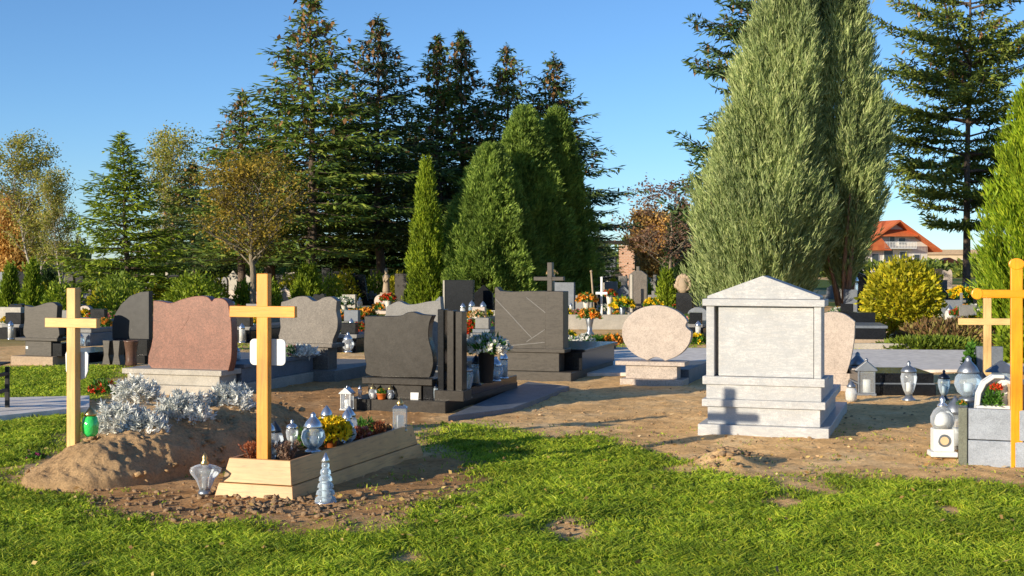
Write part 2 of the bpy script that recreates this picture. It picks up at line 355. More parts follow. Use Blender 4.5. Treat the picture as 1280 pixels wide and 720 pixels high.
# grass blades
def blades(name, n_try, x0, x1, y0, y1, ln, w, seed, fn):
    rg = np.random.default_rng(seed)
    # denser near the camera
    y = y0*(y1/y0)**rg.random(n_try); x = (rg.random(n_try)-.5)*2*(y*.45+.3)
    k = (x > x0) & (x < x1); x, y = x[k], y[k]
    p = turf_mask(x, y); dens = .50+.9*(fbm(x, y, .16, 31) > .42)*fbm(x, y, .45, 33)
    p = np.clip(p, 0, 1)**1.6+.35*(p < .6)*(fbm(x, y, .13, 37) > .60)*(y < 12)*(p+.18)
    k = rg.random(len(x)) < p*dens; x, y = x[k], y[k]
    z = gz(x, y)-.004; n = len(x)
    tuft = fbm(x, y, .16, 31)
    L_ = (ln*(.45+1.15*tuft)*rg.uniform(.6, 1.3, n))*np.clip(.55+p[k]*.5, .5, 1.1)
    a = rg.uniform(0, 2*np.pi, n); lean = rg.uniform(.15, 1.0, n)
    d = np.stack([np.cos(a)*lean, np.sin(a)*lean, np.ones(n)], 1); d = nrm(d)
    d2 = nrm(d+np.stack([np.cos(a)*.7, np.sin(a)*.7, -.45*np.ones(n)], 1))
    s = nrm(np.cross(d, rg.normal(size=(n, 3))))*(w*(y/7)**.6)[:, None]*.5
    b = np.stack([x, y, z], 1); m = b+d*L_[:, None]*.55; t = m+d2*L_[:, None]*.5
    V = np.stack([b-s, b+s, m+s*.8, m-s*.8, t], 1).reshape(-1, 3)
    i = np.arange(n)*5
    Q = np.concatenate([np.stack([i, i+1, i+2, i+3], 1), np.stack([i+3, i+2, i+4, i+4], 1)])
    me = bpy.data.meshes.new(name)
    tri = np.stack([i+3, i+2, i+4], 1); qd = np.stack([i, i+1, i+2, i+3], 1)
    me.vertices.add(len(V)); me.vertices.foreach_set('co', V.astype(np.float32).ravel())
    li = np.concatenate([qd.ravel(), tri.ravel()]).astype(np.int32); me.loops.add(len(li)); me.loops.foreach_set('vertex_index', li)
    st = np.concatenate([np.arange(n)*4, 4*n+np.arange(n)*3]).astype(np.int32); me.polygons.add(len(st)); me.polygons.foreach_set('loop_start', st)
    me.update(calc_edges=True)
    return me
lf_n = 420; lx = rng.uniform(-4.5, 5, lf_n); ly = rng.uniform(6, 11, lf_n); a_ = rng.uniform(0, 6.28, lf_n)
fallen = mesh_np('fallen', *cards(np.stack([lx, ly, gz(lx, ly)+rng.uniform(.01, .045, lf_n)], 1), np.stack([np.cos(a_), np.sin(a_), rng.uniform(-.2, .6, lf_n)], 1), rng.uniform(.025, .05, lf_n), rng.uniform(.015, .03, lf_n)))
kind(tag(put('fallen_leaves', fallen, leaf('fallen_leaf', (.30,.16,.06), (.50,.33,.12), (.60,.48,.2), .2)), 'yellow and brown fallen leaves scattered over the lawn', 'leaves'), 'stuff')
gleaf = leaf('grass_blade', (0.159,0.258,0.020), (0.304,0.447,0.030), (0.563,0.588,0.062), .35, 1.6)
g_ = put('grass', blades('grass', 1000000, -7.5, 7.5, 5.7, 24, .050, .0066, 5, None), gleaf)
kind(tag(g_, 'short bright green lawn grass growing over the foreground', 'grass'), 'stuff')
# dry litter and clods on the soil
def clods():
    m = M(); rnd = random.Random(4)
    spots = []
    for _ in range(900):
        px = rnd.uniform(100, 600); py = rnd.gauss(632, 15)
        if py < 604 or py > 662: continue
        spots.append((px, py, .004+.022*rnd.random()**3))
    for _ in range(60): spots.append((rnd.gauss(905, 16), rnd.gauss(574, 8), rnd.uniform(.012, .04)))
    for _ in range(520):
        spots.append((rnd.uniform(560, 1280), rnd.uniform(508, 600), rnd.uniform(.004, .015)))
    for _ in range(110): spots.append((rnd.gauss(335, 34), rnd.gauss(630, 6), .008+.022*rnd.random()**2))
    for _ in range(26): spots.append((rnd.gauss(722, 18), rnd.gauss(656, 5), rnd.uniform(.008, .022)))
    for k, (px, py, r) in enumerate(spots):
        x, y, _ = G(px, py)
        m.blob((x, y, GZ(x, y)+r*.3), r, k, .5, 1, .65)
    return m
kind(tag(put('soil_clods', clods(), mat['clod']), 'loose clods of soil strewn over the bare earth', 'soil'), 'stuff')
n = 2600; lx = rng.uniform(-4, 8, n); ly = rng.uniform(7.6, 16, n); k = turf_mask(lx, ly) < .5; lx, ly = lx[k], ly[k]
a = rng.uniform(0, 6.28, len(lx))
kind(tag(put('dry_litter', leafmesh('litter', np.stack([lx, ly, gz(lx, ly)+.006], 1), np.stack([np.cos(a), np.sin(a), .25*rng.random(len(a))], 1), rng.uniform(.02,.05,len(a)), rng.uniform(.006,.018,len(a))), leaf('straw', (.30,.17,.08), (.50,.32,.17), (.62,.48,.3), .1)), 'dry stalks and fallen leaves scattered on the sandy soil', 'leaf litter'), 'stuff')

# paths
def slab(name, pp, z0, z1, m):
    q = M(); b = [(x, y, z0) for x, y in poly(pp)]; t = [(x, y, z1) for x, y in poly(pp)]
    q.hexa(b, t); return kind(put(name, q, m, bevel=.006), 'structure')
slab('path', [(690,470),(1300,464),(1330,441),(690,436)], -.1, .035, mat['concrete'])
slab('pavement', [(-60,531),(112,513),(112,499),(-60,503)], -.1, .04, mat['concrete'])
slab('side_path', [(560,524),(640,514),(712,486),(660,480)], -.1, .03, mat['blue_gran'])  # blue-grey colour stands in for the shade lying on this paving

# ------------------------------------------------------------------ foliage generators
def segs_mesh(name, segs, n=6):
    V = []; Fq = []
    for (a, b, ra, rb) in segs:
        a = np.array(a, float); b = np.array(b, float); d = nrm(b-a)
        u = nrm(np.cross(d, [.31, .77, .55])); w = np.cross(d, u); o = len(V)
        for p, r in ((a, ra), (b, rb)):
            for k in range(n):
                t = 2*math.pi*k/n; V.append(p+(u*math.cos(t)+w*math.sin(t))*r)
        for k in range(n): Fq.append((o+k, o+(k+1) % n, o+n+(k+1) % n, o+n+k))
    return mesh_np(name, V, Fq, True)

def spruce_parts(seed, h, r0, z0=.6, dens=1.0, power=1.0, gap=.34, nb=6, droop=.25, flat=False, size=1.0, cones=True, miss=.0):
    rg = np.random.default_rng(seed); segs = []
    zz = np.linspace(0, h, 9); wob = np.cumsum(rg.normal(0, .03, (9, 2)), 0); wob[0] = 0
    for i in range(8):
        segs.append(((*wob[i], zz[i]), (*wob[i+1], zz[i+1]), max(.012, h*.011*(1-i/8.2)), max(.010, h*.011*(1-(i+1)/8.2))))
    P = []; D = []; Ls = []; Ws = []; CP = []; CD = []
    z = z0
    while z < h*.985:
        t = (z-z0)/(h-z0); fz = .45+.55*min(1, (1-t)/.35)
        prof = (1-t)**power*(.55+.45*min(1, t/.12)) + .012
        c = np.array([np.interp(z, zz, wob[:, 0]), np.interp(z, zz, wob[:, 1])])
        off = rg.uniform(0, 6.28)
        k_n = nb if t < .85 else 4
        for k in range(k_n):
            if rg.random() < miss: continue
            L = r0*prof*rg.uniform(.45, 1.28); az = off+2*math.pi*k/k_n+rg.normal(0, .25)
            zb = z+rg.uniform(-.12, .12)
            e = math.radians(-8+48*t+rg.normal(0, 5)) if not flat else math.radians(6+12*t+rg.normal(0, 5))
            m = max(3, int(L/.16*dens)); s = (np.arange(m)+.7)/m
            hd = np.array([math.cos(az), math.sin(az)])
            def pos(s):
                s = np.asarray(s); return np.stack([c[0]+hd[0]*L*s, c[1]+hd[1]*L*s, zb+L*(math.sin(e)*s-droop*s*s*(1-.7*t)+.16*s**4)], -1)
            p0 = pos([0, .35, .7, 1.0]); rb = .012+.012*L
            for q in range(3): segs.append((p0[q], p0[q+1], rb*(1-q*.3), rb*(1-(q+1)*.3)))
            B = pos(s)
            for sd in (-1, 1):
                for bi in range(m):
                    sb = s[bi]
                    if sb < .12: continue
                    tl = (.42*L*(1-.82*sb)+.10)*rg.uniform(.7, 1.2)*(.5+.5*min(1, sb/.35))
                    aa = az+sd*math.radians(rg.uniform(42, 66))
                    dz = -.18-.5*droop*rg.random() if not flat else rg.uniform(-.12, .06)
                    td = np.array([math.cos(aa), math.sin(aa), dz])
                    q = max(2, int(tl/.085)); u = (np.arange(q)+rg.random(q)*.7)/q
                    pp = B[bi]+td*tl*u[:, None]
                    P.append(pp); dd = td+rg.normal(0, .42, (q, 3))
                    if not flat: dd[:, 2] -= .28
                    D.append(dd); Ls.append(rg.uniform(.13, .23, q)*size*fz); Ws.append(rg.uniform(.035, .062, q)*size*fz)
                    if rg.random() < .6:
                        P.append(pp); D.append(rg.normal(0, .6, (q, 3))+np.array([0, 0, -.45 if not flat else .1])); Ls.append(rg.uniform(.10, .2, q)*size); Ws.append(rg.uniform(.03, .055, q)*size)
            tp = pos([.5, .6, .7, .8, .9, 1.0]); P.append(tp); D.append(np.tile([hd[0], hd[1], .25], (6, 1))+rg.normal(0, .25, (6, 3))); Ls.append(np.full(6, .2)*size*fz); Ws.append(np.full(6, .05)*size*fz)
            if cones and t > .42:
                nc = rg.integers(1, 6); sb = rg.uniform(.35, 1, nc); CP.append(pos(sb)+rg.normal(0, .08, (nc, 3))); CD.append(np.tile([0, 0, -1.0], (nc, 1))+rg.normal(0, .15, (nc, 3)))
        z += gap*rg.uniform(.75, 1.25)*(1-.45*t)
    top = np.array([wob[-1][0], wob[-1][1], h])
    q = 30; P.append(top-np.stack([np.zeros(q), np.zeros(q), np.linspace(-.05, .8, q)], 1)); a = rg.uniform(0, 6.28, q); D.append(np.stack([np.cos(a), np.sin(a), .9*np.ones(q)], 1)); Ls.append(np.linspace(.12, .25, q)); Ws.append(np.full(q, .035))
    P = np.concatenate(P); D = np.concatenate(D)
    out = [segs_mesh('trunk', segs, 5), leafmesh('crown', P, D, np.concatenate(Ls), np.concatenate(Ws), rg)]
    if CP:
        CP = np.concatenate(CP); CD = np.concatenate(CD)
        V1, F1 = cards(P, D, np.concatenate(Ls), np.concatenate(Ws), rg); V2, F2 = cards(CP, CD, .20*size, .075*size, rg)
        me = mesh_np('crown', np.concatenate([V1, V2]), np.concatenate([F1, F2+len(V1)]))
        mi = np.zeros(len(F1)+len(F2), np.int32); mi[len(F1):] = 1; me.polygons.foreach_set('material_index', mi); out[1] = me; me['two'] = 1
    return out
def place_tree(name, label, cat, parts, mats, loc, rz=0, s=(1,1,1), group=None):
    t = thing(name, label, cat, loc, rz, group); t.scale = s
    for nm, me, m in zip(('trunk', 'crown'), parts, mats):
        two = me.get('two')
        if len(me.materials) and me.materials[0] != m: me = me.copy(); me.materials[0] = m
        if not len(me.materials):
            me.materials.append(m)
            if two: me.materials.append(mats[2])
        o = bpy.data.objects.new(nm, me); C.objects.link(o); o.parent = t
    return t

def plume_crown(seed, h, prof, n, plume=(.3, .5), up=1.4, cw=.03, cl=.16, per=12, lump=.16, lscale=(3.0, 1.2), z0=.3, inner=.35, droop=0.0, ridge=0.0, spread=.10, lean=(0, 0)):
    rg = np.random.default_rng(seed)
    tz = rg.random(n*5); w = prof(tz); k = rg.random(n*5) < w/w.max(); tz = tz[k]
    ph = rg.uniform(0, 2*np.pi, len(tz)); z = z0+tz*(h-z0)
    gp = fbm(ph*1.9+seed*3, z-ph*.25, .55, seed+5, 3); kk = rg.random(len(tz)) < np.clip((gp-.30)/.18, .25, 1); tz, ph, z = tz[kk][:n], ph[kk][:n], z[kk][:n]; m = len(tz)
    ln = fbm(ph*lscale[0]+seed, z, lscale[1], seed+2, 3)
    ln = .5*ln+.5*fbm((2*np.pi-ph)*lscale[0]+seed, z, lscale[1], seed+2, 3)*0+.5*ln
    rad = prof(tz)*(1+lump*2*(ln-.5))
    if ridge: rad *= 1+ridge*np.cos(ph*9+3*np.sin(z*.8+seed))
    rho = np.where(rg.random(m) < inner, rg.uniform(.45, .85, m), rg.uniform(.86, 1.03, m))
    rr = rad*rho
    c = np.stack([np.cos(ph)*rr+lean[0]*tz, np.sin(ph)*rr+lean[1]*tz, z], 1)
    rd = np.stack([np.cos(ph), np.sin(ph), np.zeros(m)], 1)
    d = nrm(rd*(1.0-.5*tz[:, None])+np.array([0, 0, up])+rg.normal(0, .22, (m, 3))); pl = rg.uniform(*plume, m)
    u = rg.random((m, per)); 
    P = c[:, None, :]+d[:, None, :]*(pl[:, None]*u)[:, :, None]+rg.normal(0, spread, (m, per, 3))*(1.05-u)[:, :, None]
    P -= (d*pl[:, None]*.4)[:, None, :]
    if droop: P[:, :, 2] -= droop*u**2*pl[:, None]
    D = d[:, None, :]+rg.normal(0, .26, (m, per, 3)); D = D.reshape(-1, 3); P = P.reshape(-1, 3)
    return leafmesh('crown', P, D, rg.uniform(.6, 1.3, len(P))*cl, rg.uniform(.7, 1.3, len(P))*cw, rg)

def stems(seed, h, n, r, spread, base=0.0):
    rg = random.Random(seed); s = []
    for k in range(n):
        a = rg.uniform(0, 6.28); p = Vector((math.cos(a)*r*.5, math.sin(a)*r*.5, base))
        rr = r*rg.uniform(.6, 1)
        for q in range(5):
            p2 = p+Vector((math.cos(a)*spread*.2+rg.uniform(-.05, .05), math.sin(a)*spread*.2+rg.uniform(-.05, .05), h/5)); s.append((tuple(p), tuple(p2), rr, rr*.8)); p = p2; rr *= .8
    return segs_mesh('trunk', s, 7)

def branchy(seed, h, r, trunk_h=.25, levels=4, nsplit=(7, 5, 4), tr=.02, leaves=18, ll=.10, lw=.06, up=.55, spreadl=.22, ntr=1, shape=1.0):
    rg = random.Random(seed); nr = np.random.default_rng(seed); segs = []; P = []; D = []
    def grow(p, d, L, rad, lev):
        n = 4; q = p
        pts = [p]
        for i in range(n):
            d = (d+Vector((rg.gauss(0, .13), rg.gauss(0, .13), rg.gauss(.03, .08)))).normalized()
            q2 = q+d*L/n; segs.append((tuple(q), tuple(q2), rad*(1-.18*i), rad*(1-.18*(i+1)))); q = q2; pts.append(q)
        if lev >= levels-1:
            m = max(1, int(leaves*rg.uniform(.4, 1.4)))
            for _ in range(m):
                b = pts[rg.randint(1, n)]; P.append((b.x+rg.gauss(0, spreadl), b.y+rg.gauss(0, spreadl), b.z+rg.gauss(0, spreadl))); D.append((rg.gauss(0, 1), rg.gauss(0, 1), rg.gauss(-.4, .8)))
            return
        k = nsplit[min(lev, len(nsplit)-1)]
        for i in range(k):
            f = .25+.75*(i+rg.random())/k; b = pts[min(n, int(f*n+.5))]
            a = rg.uniform(0, 6.28); side = Vector((math.cos(a), math.sin(a), 0))
            nd = (d*up+side*rg.uniform(.5, .9)+Vector((0, 0, .25))).normalized()
            grow(b, nd, L*rg.uniform(.42, .68)*(1.15-.5*f*shape), rad*.5, lev+1)
    for k in range(ntr):
        a = rg.uniform(0, 6.28); dd = Vector((math.cos(a)*.10*(ntr > 1)*(1+k*.6), math.sin(a)*.10*(ntr > 1)*(1+k*.6), 1)).normalized()
        base = Vector((math.cos(a)*.15*k, math.sin(a)*.15*k, 0)); th = h*trunk_h
        segs.append((tuple(base), tuple(base+dd*th), h*tr, h*tr*.85))
        p = base+dd*th; L = (h-th)*.9*rg.uniform(.85, 1.05)
        # leader with limbs
        n = 7; q = p; rad = h*tr*.85
        for i in range(n):
            d2 = (dd+Vector((rg.gauss(0, .08), rg.gauss(0, .08), 0))).normalized(); q2 = q+d2*L/n
            segs.append((tuple(q), tuple(q2), rad*(1-i/n*.9), rad*(1-(i+1)/n*.9)))
            for j in range(nsplit[0]//2+1):
                a = rg.uniform(0, 6.28); nd = (Vector((math.cos(a), math.sin(a), 0))*(1-up*.5)+Vector((0, 0, up))).normalized()
                f = i/n; ll_ = r*1.15*math.sin(math.pi*min(1, .22+.72*f))**.7*rg.uniform(.6, 1.05)
                grow(q.lerp(q2, rg.random()), nd, ll_, rad*(1-f*.8)*.42, 1)
            q = q2
    P = np.array(P); D = np.array(D); nL = len(P)
    return [segs_mesh('trunk', segs, 5), leafmesh('crown', P, D, nr.uniform(.6, 1.3, nL)*ll, nr.uniform(.6, 1.3, nL)*lw, nr)]

def ball(seed, rx, rz, n, l, w, lump=.25, up=.5, flat_base=True, shell=.55, ry=None):
    rg = np.random.default_rng(seed); ry = ry or rx
    v = nrm(rg.normal(size=(n, 3))); 
    if flat_base: v[:, 2] = np.abs(v[:, 2])*1.0
    az = np.arctan2(v[:, 1], v[:, 0]); k = 1+lump*2*(fbm(az*2.1+9, v[:, 2]*2.5, .7, seed, 3)-.5)
    rho = np.where(rg.random(n) < shell, rg.uniform(.82, 1.05, n), rg.uniform(.25, .85, n))*k
    P = v*rho[:, None]*np.array([rx, ry, rz]); D = v*1.0+rg.normal(0, .55, (n, 3))+np.array([0, 0, up])
    return leafmesh('foliage', P, D, rg.uniform(.6, 1.3, n)*l, rg.uniform(.6, 1.3, n)*w, rg)

# ------------------------------------------------------------------ trees
A = spruce_parts(1, 11.5, 2.5, 2.1, 1.0, 1.0, .38, 7, .20, size=1.25, miss=.16)
B = spruce_parts(2, 11.0, 2.2, 2.2, 1.0, .95, .38, 7, .24, size=1.25, miss=.14)
Cc = spruce_parts(3, 10.5, 1.9, 2.2, 1.0, 1.0, .34, 6, .22, size=1.25, miss=.14)
D_ = spruce_parts(4, 7.0, 1.7, .25, 1.15, 1.0, .28, 7, .15, cones=False, size=1.1)
BM = {'A': (A, 11.5, 2.5), 'B': (B, 11.0, 2.2), 'C': (Cc, 10.5, 1.9), 'D': (D_, 7.0, 1.7)}
tall = 'tall spruces behind the graves'
for (px, top, Y, hw, base, mname, rz, lab) in [
    (388, -14, 47, 88, 'A', 'spruce', 20, 'tallest spruce left of centre with sparse upswept upper branches and cones'),
    (472, 18, 50, 72, 'B', 'spruce_d', 140, 'dark tall spruce just right of the tallest spruce'),
    (546, 45, 52, 56, 'C', 'spruce', 60, 'slender spruce with coned tip, left tree of a close twin pair'),
    (578, 38, 53, 56, 'C', 'spruce_d', 250, 'slender dark spruce, right tree of the close twin pair'),
    (639, 56, 54, 62, 'B', 'spruce', 200, 'spruce tip rising over the left of the dark rounded cypress cluster'),
    (690, 66, 55, 72, 'A', 'spruce_d', 310, 'spruce with drooping branches sticking out right of the cypress cluster'),
    (298, 113, 48, 62, 'B', 'spruce', 80, 'shorter spruce at the left shoulder of the tall spruce row'),
    (428, 150, 58, 95, 'A', 'spruce_d', 33, 'dark broad spruce deep in shade between the two tallest spruces'),
    (520, 165, 60, 95, 'A', 'spruce_d', 190, 'shaded broad spruce behind the thin bright column thuja'),
    (610, 170, 62, 90, 'B', 'spruce_d', 120, 'shaded spruce standing behind the left flank of the cypress cluster'),
    (345, 170, 56, 80, 'C', 'spruce_d', 270, 'shaded spruce behind the olive autumn tree'),
    (243, 205, 58, 48, 'C', 'spruce_d', 350, 'small dark spruce between the airy birch and the spruce row'),
    (160, 165, 40, 58, 'D', 'spruce_y', 10, 'young bright green spruce with thin leader, apart at the left'),
    (752, 286, 75, 22, 'D', 'spruce_d', 77, 'tiny distant spruce beside the brick building'),
    (266, 250, 62, 46, 'D', 'spruce_d', 120, 'low dark spruce filling the gap left of the spruce row'),
]:
    me, h, r = BM[base]; hh = ZH(top, Y); k = hh/h; kr = S(hw*1.75, Y)/r
    place_tree('spruce', lab, 'spruce', me, (mat['trunk'], mat[mname], mat['cone']), AT(px, Y), R(rz), (kr, kr, k), tall if Y < 70 and hw > 40 else None)
# fir at right, with open flat layers; and the one behind the junipers
FA = spruce_parts(11, 15.0, 4.3, 2.9, 1.0, .42, .58, 6, .05, True, 1.5, True, .24)
place_tree('fir', 'open branched olive fir with dark bare trunk at the right', 'fir tree', FA, (mat['trunk'], mat['fir'], mat['cone']), AT(1208, 50), R(15), (1, 1, 1))
FB = spruce_parts(12, 12.5, 3.2, 1.5, .9, .7, .42, 6, .10, True, 1.3, True, .1)
place_tree('fir', 'dark fir showing its layered branches left of the big juniper', 'fir tree', FB, (mat['trunk'], mat['spruce_d'], mat['cone']), AT(962, 42), R(40), (1.12, 1.12, 1.12))
# the twin junipers
me = plume_crown(21, 10.0, lambda t: 1.83*((1.01-t)**.80)*np.clip(.68+t*1.5, 0, 1), 6800, (.5, 1.0), 1.8, .024, .21, 22, .45, (1.5, 1.1), .55, spread=.05, lean=(1.15, 0))
tj = place_tree('juniper', 'huge grey green juniper, broad left one of the twin pair', 'juniper', (stems(5, 3, 5, .13, 1.0), me), (mat['trunk2'], mat['juni']), AT(943, 33))
me = plume_crown(22, 9.6, lambda t: 1.50*((1.01-t)**.62)*np.clip(.15+t*2.2, 0, 1), 5400, (.5, 1.0), 1.6, .024, .21, 22, .45, (1.5, 1.1), .95, spread=.05, lean=(-.20, 0))
place_tree('juniper', 'huge grey green juniper with reddish stems, narrow right one of the twin pair', 'juniper', (stems(6, 3.2, 5, .11, .9), me), (mat['trunk2'], mat['juni']), AT(1054, 33.8))
# cypress cluster
for i, (px, top, hw, Y, lab) in enumerate([(614, 182, 62, 41, 'lower left lobe tree of the dense dark green cypress cluster'), (656, 134, 58, 42.5, 'sunlit tallest middle tree of the dense cypress cluster'), (696, 137, 44, 43.5, 'shaded right tree of the dense cypress cluster')]):
    h = ZH(top, Y); r = S(hw, Y)
    me = plume_crown(31+i, h, lambda t: r*((1.01-t)**.62)*np.clip(.80+t*1.2, 0, 1)*1.1, 6500, (.25, .5), .9, .034, .14, 20, .45, (2.6, 2.2), .3, .25, .5, ridge=.10, spread=.09)
    place_tree('cypress', lab, 'cypress', (stems(7+i, 2.5, 3, .1, .6), me), (mat['trunk'], mat['cyp']), AT(px, Y), 0, (1, 1, 1), 'dense cypress cluster in the middle')
def column_tree(px, top, hw, Y, mname, lab, seed, n=1500, name='thuja', group=None, cl=.12, cw=.045, pw=.6):
    h = ZH(top, Y); r = S(hw, Y)
    me = plume_crown(seed, h, lambda t: r*((1.01-t)**pw)*np.clip(.75+t*1.5, 0, 1), n, (.15, .38), 1.5, cw*.7, cl, 15, .7, (1.8, .5), .05, .3, spread=.06)
    return place_tree(name, lab, 'thuja', (stems(seed, h*.5, 2, .04, .2), me), (mat['trunk'], mat[mname]), AT(px, Y), 0, (1, 1, 1), group)
column_tree(533, 201, 20, 40, 'thuja', 'thin bright green column thuja left of the cypress cluster', 41, 2200)
column_tree(1303, 84, 73, 24.5, 'lime', 'large lime green thuja cut by the right edge of the view', 42, 4200, cl=.15, cw=.035)
column_tree(851, 252, 25, 52, 'dthuja', 'small dark thuja left of the big juniper', 43, 1600)
column_tree(834, 340, 10, 38, 'thuja', 'little bright thuja above the round pink headstone', 44, 500)
column_tree(41, 330, 10, 36, 'thuja', 'knee high pointed thuja nearer the leftmost gravestone', 45, 500, group='small thujas at far left')
column_tree(13, 336, 9, 37, 'thuja', 'small pointed thuja at the left edge of the view', 46, 500, group='small thujas at far left')
column_tree(386, 334, 17, 41, 'thuja', 'bright small thuja behind the rippled grey headstone', 47, 800, pw=.5)
column_tree(518, 352, 10, 42, 'thuja', 'low thuja at the foot of the thin column thuja', 48, 500, pw=.5)
column_tree(60, 345, 9, 39, 'dthuja', 'dark little thuja right of the knee high pointed thuja', 49, 400)
# deciduous trees
BR = branchy(51, 7.6, 1.5, .16, 4, (6, 4, 4), .009, 13, .11, .075, .85, .15, 2)
h = ZH(168, 58); place_tree('birch', 'airy yellowing birch at the far left against the sky', 'birch', BR, (mat['birch'], mat['birchleaf']), AT(52, 58), R(30), (1.12, 1.12, h/7.9), 'yellowing birches')
BR2 = branchy(52, 7.6, 1.5, .16, 4, (6, 4, 4), .009, 12, .11, .075, .85, .17, 2)
h = ZH(136, 58); place_tree('birch', 'airy yellowing birch behind the young green spruce', 'birch', BR2, (mat['birch'], mat['birchleaf']), AT(208, 58), R(80), (1.15, 1.15, h/7.9), 'yellowing birches')
place_tree('birch', 'narrower birch leaning right beside the far left birch', 'birch', BR2, (mat['birch'], mat['birchleaf']), AT(82, 57), R(200), (.75, .75, ZH(196, 57)/7.9), 'yellowing birches')
DT = branchy(53, 5.6, 2.0, .30, 4, (8, 5, 4), .022, 14, .11, .075, .55, .18, 1)
h = ZH(212, 39); place_tree('autumn_tree', 'rounded olive and rust leaved tree on a single pale trunk', 'tree', DT, (mat['trunk3'], mat['autumn']), AT(316, 39), R(0), (.85, .85, h/5.7))
OT = branchy(54, 6.2, 2.2, .22, 4, (7, 5, 4), .014, 5, .16, .09, .4, .15, 1)
h = ZH(216, 50); place_tree('bare_tree', 'thin brown tree nearly bare of leaves left of the big juniper', 'tree', OT, (mat['trunk3'], mat['brown']), AT(838, 50), R(60), (.95, .95, h/6.4))
OB = branchy(55, 3.2, 1.5, .1, 4, (7, 5, 4), .014, 26, .16, .11, .4, .2, 2)
place_tree('autumn_shrub', 'orange leaved shrub behind the small dark thuja', 'shrub', OB, (mat['trunk3'], mat['orange']), AT(826, 66), R(60), (.85, .85, 1.1))
place_tree('autumn_shrub', 'orange brown shrub at the foot of the far left birch', 'shrub', OB, (mat['trunk3'], mat['orange']), AT(12, 62), R(160), (.85, .85, 1.25))
# shrubs
def shrub(px, py, Y, hw, top, mname, lab, seed, n=2600, l=.12, w=.06, name='shrub', cat='shrub', ry=None, lump=.25, group=None):
    t = thing(name, lab, cat, AT(px, Y), 0, group); hz = ZH(top, Y); 
    put('foliage', ball(seed, S(hw, Y), hz, n, l, w, lump, .5, ry=ry), mat[mname], t); put('stem', stems(seed, hz*.55, 4, .02, S(hw, Y)*.6), mat['trunk'], t); return t
# yellow bush: raised ball
t = thing('golden_bush', 'round golden green bush left of the low reddish hedge', 'bush', AT(1128, 25.5), 0)
me = ball(61, S(46, 25.5), .74, 7500, .11, .05, .3, .5, False, .6); o = put('foliage', me, mat['ybush'], t, (0, 0, .75)); put('stem', stems(61, .8, 5, .03, .5), mat['trunk'], t)
shrub(1185, 440, 24, 60, 404, 'hedge', 'low reddish juniper hedge right of the golden bush', 62, 5200, .12, .04, 'low_hedge', 'hedge', 1.0)
shrub(1165, 442, 22.6, 62, 424, 'hedge_g', 'low green creeping juniper in front of the reddish hedge', 63, 3600, .10, .04, 'creeping_juniper', 'shrub', .6)
shrub(172, 430, 21.5, 14, 374, 'ybush', 'golden green shrub squeezed between black fin stone and red headstone', 64, 2200, .07, .03)
shrub(243, 380, 38, 38, 345, 'thuja', 'bushy green shrub right behind the red headstone', 65, 3000, .13, .06, group='green shrubs in the far rows')
shrub(150, 385, 34, 34, 345, 'spruce_y', 'low green shrub at the foot of the young spruce', 66, 2600, .12, .05, group='green shrubs in the far rows')
shrub(75, 385, 33, 24, 356, 'thuja', 'dark green clipped shrub behind the pale pine cross', 67, 2400, .10, .05, group='green shrubs in the far rows')
shrub(1275, 445, 19, 30, 392, 'thuja', 'green shrub behind the yellow varnished cross', 68, 2200, .10, .05)
shrub(1215, 470, 17.3, 10, 430, 'green', 'little green bush beside the light timber cross', 69, 900, .06, .03)
for i, (px, Y, hw, top, mn, wt) in enumerate([(338,40,14,352,'thuja','right of the pale trunk of the autumn tree'),(362,43,16,346,'ybush','behind the rippled grey headstone left part'),(415,44,15,345,'thuja','left of the black tapering headstone'),(432,46,18,340,'ybush','behind the black tapering headstone'),
 (470,47,18,342,'thuja','left of the tan robed statue'),(497,45,14,346,'ybush','behind the dark brown upright slab'),(270,42,16,350,'ybush','left of the pale gabled headstone'),(305,42,14,354,'thuja','right of the pale gabled headstone'),(205,40,20,352,'ybush','above the red headstone left corner'),
 (128,36,16,358,'ybush','behind the yellow flowers left of the fin headstone'),(52,38,14,360,'ybush','behind the small brown grey headstone'),(560,40,12,362,'thuja','left of the square black headstone'),(1158,45,14,352,'ybush','right shoulder of the golden bush'),(1226,40,14,362,'thuja','left foot of the lime thuja'),(805,45,12,352,'thuja','right behind the purple grey stele'),(768,46,12,352,'ybush','behind the small grey headstone with red wreath')]):
    shrub(px, 380, Y, hw, top, mn, f'small {"golden" if mn == "ybush" else "bright green"} shrub {wt}', 400+i, 1300, .13, .055, 'small_shrub', 'shrub')
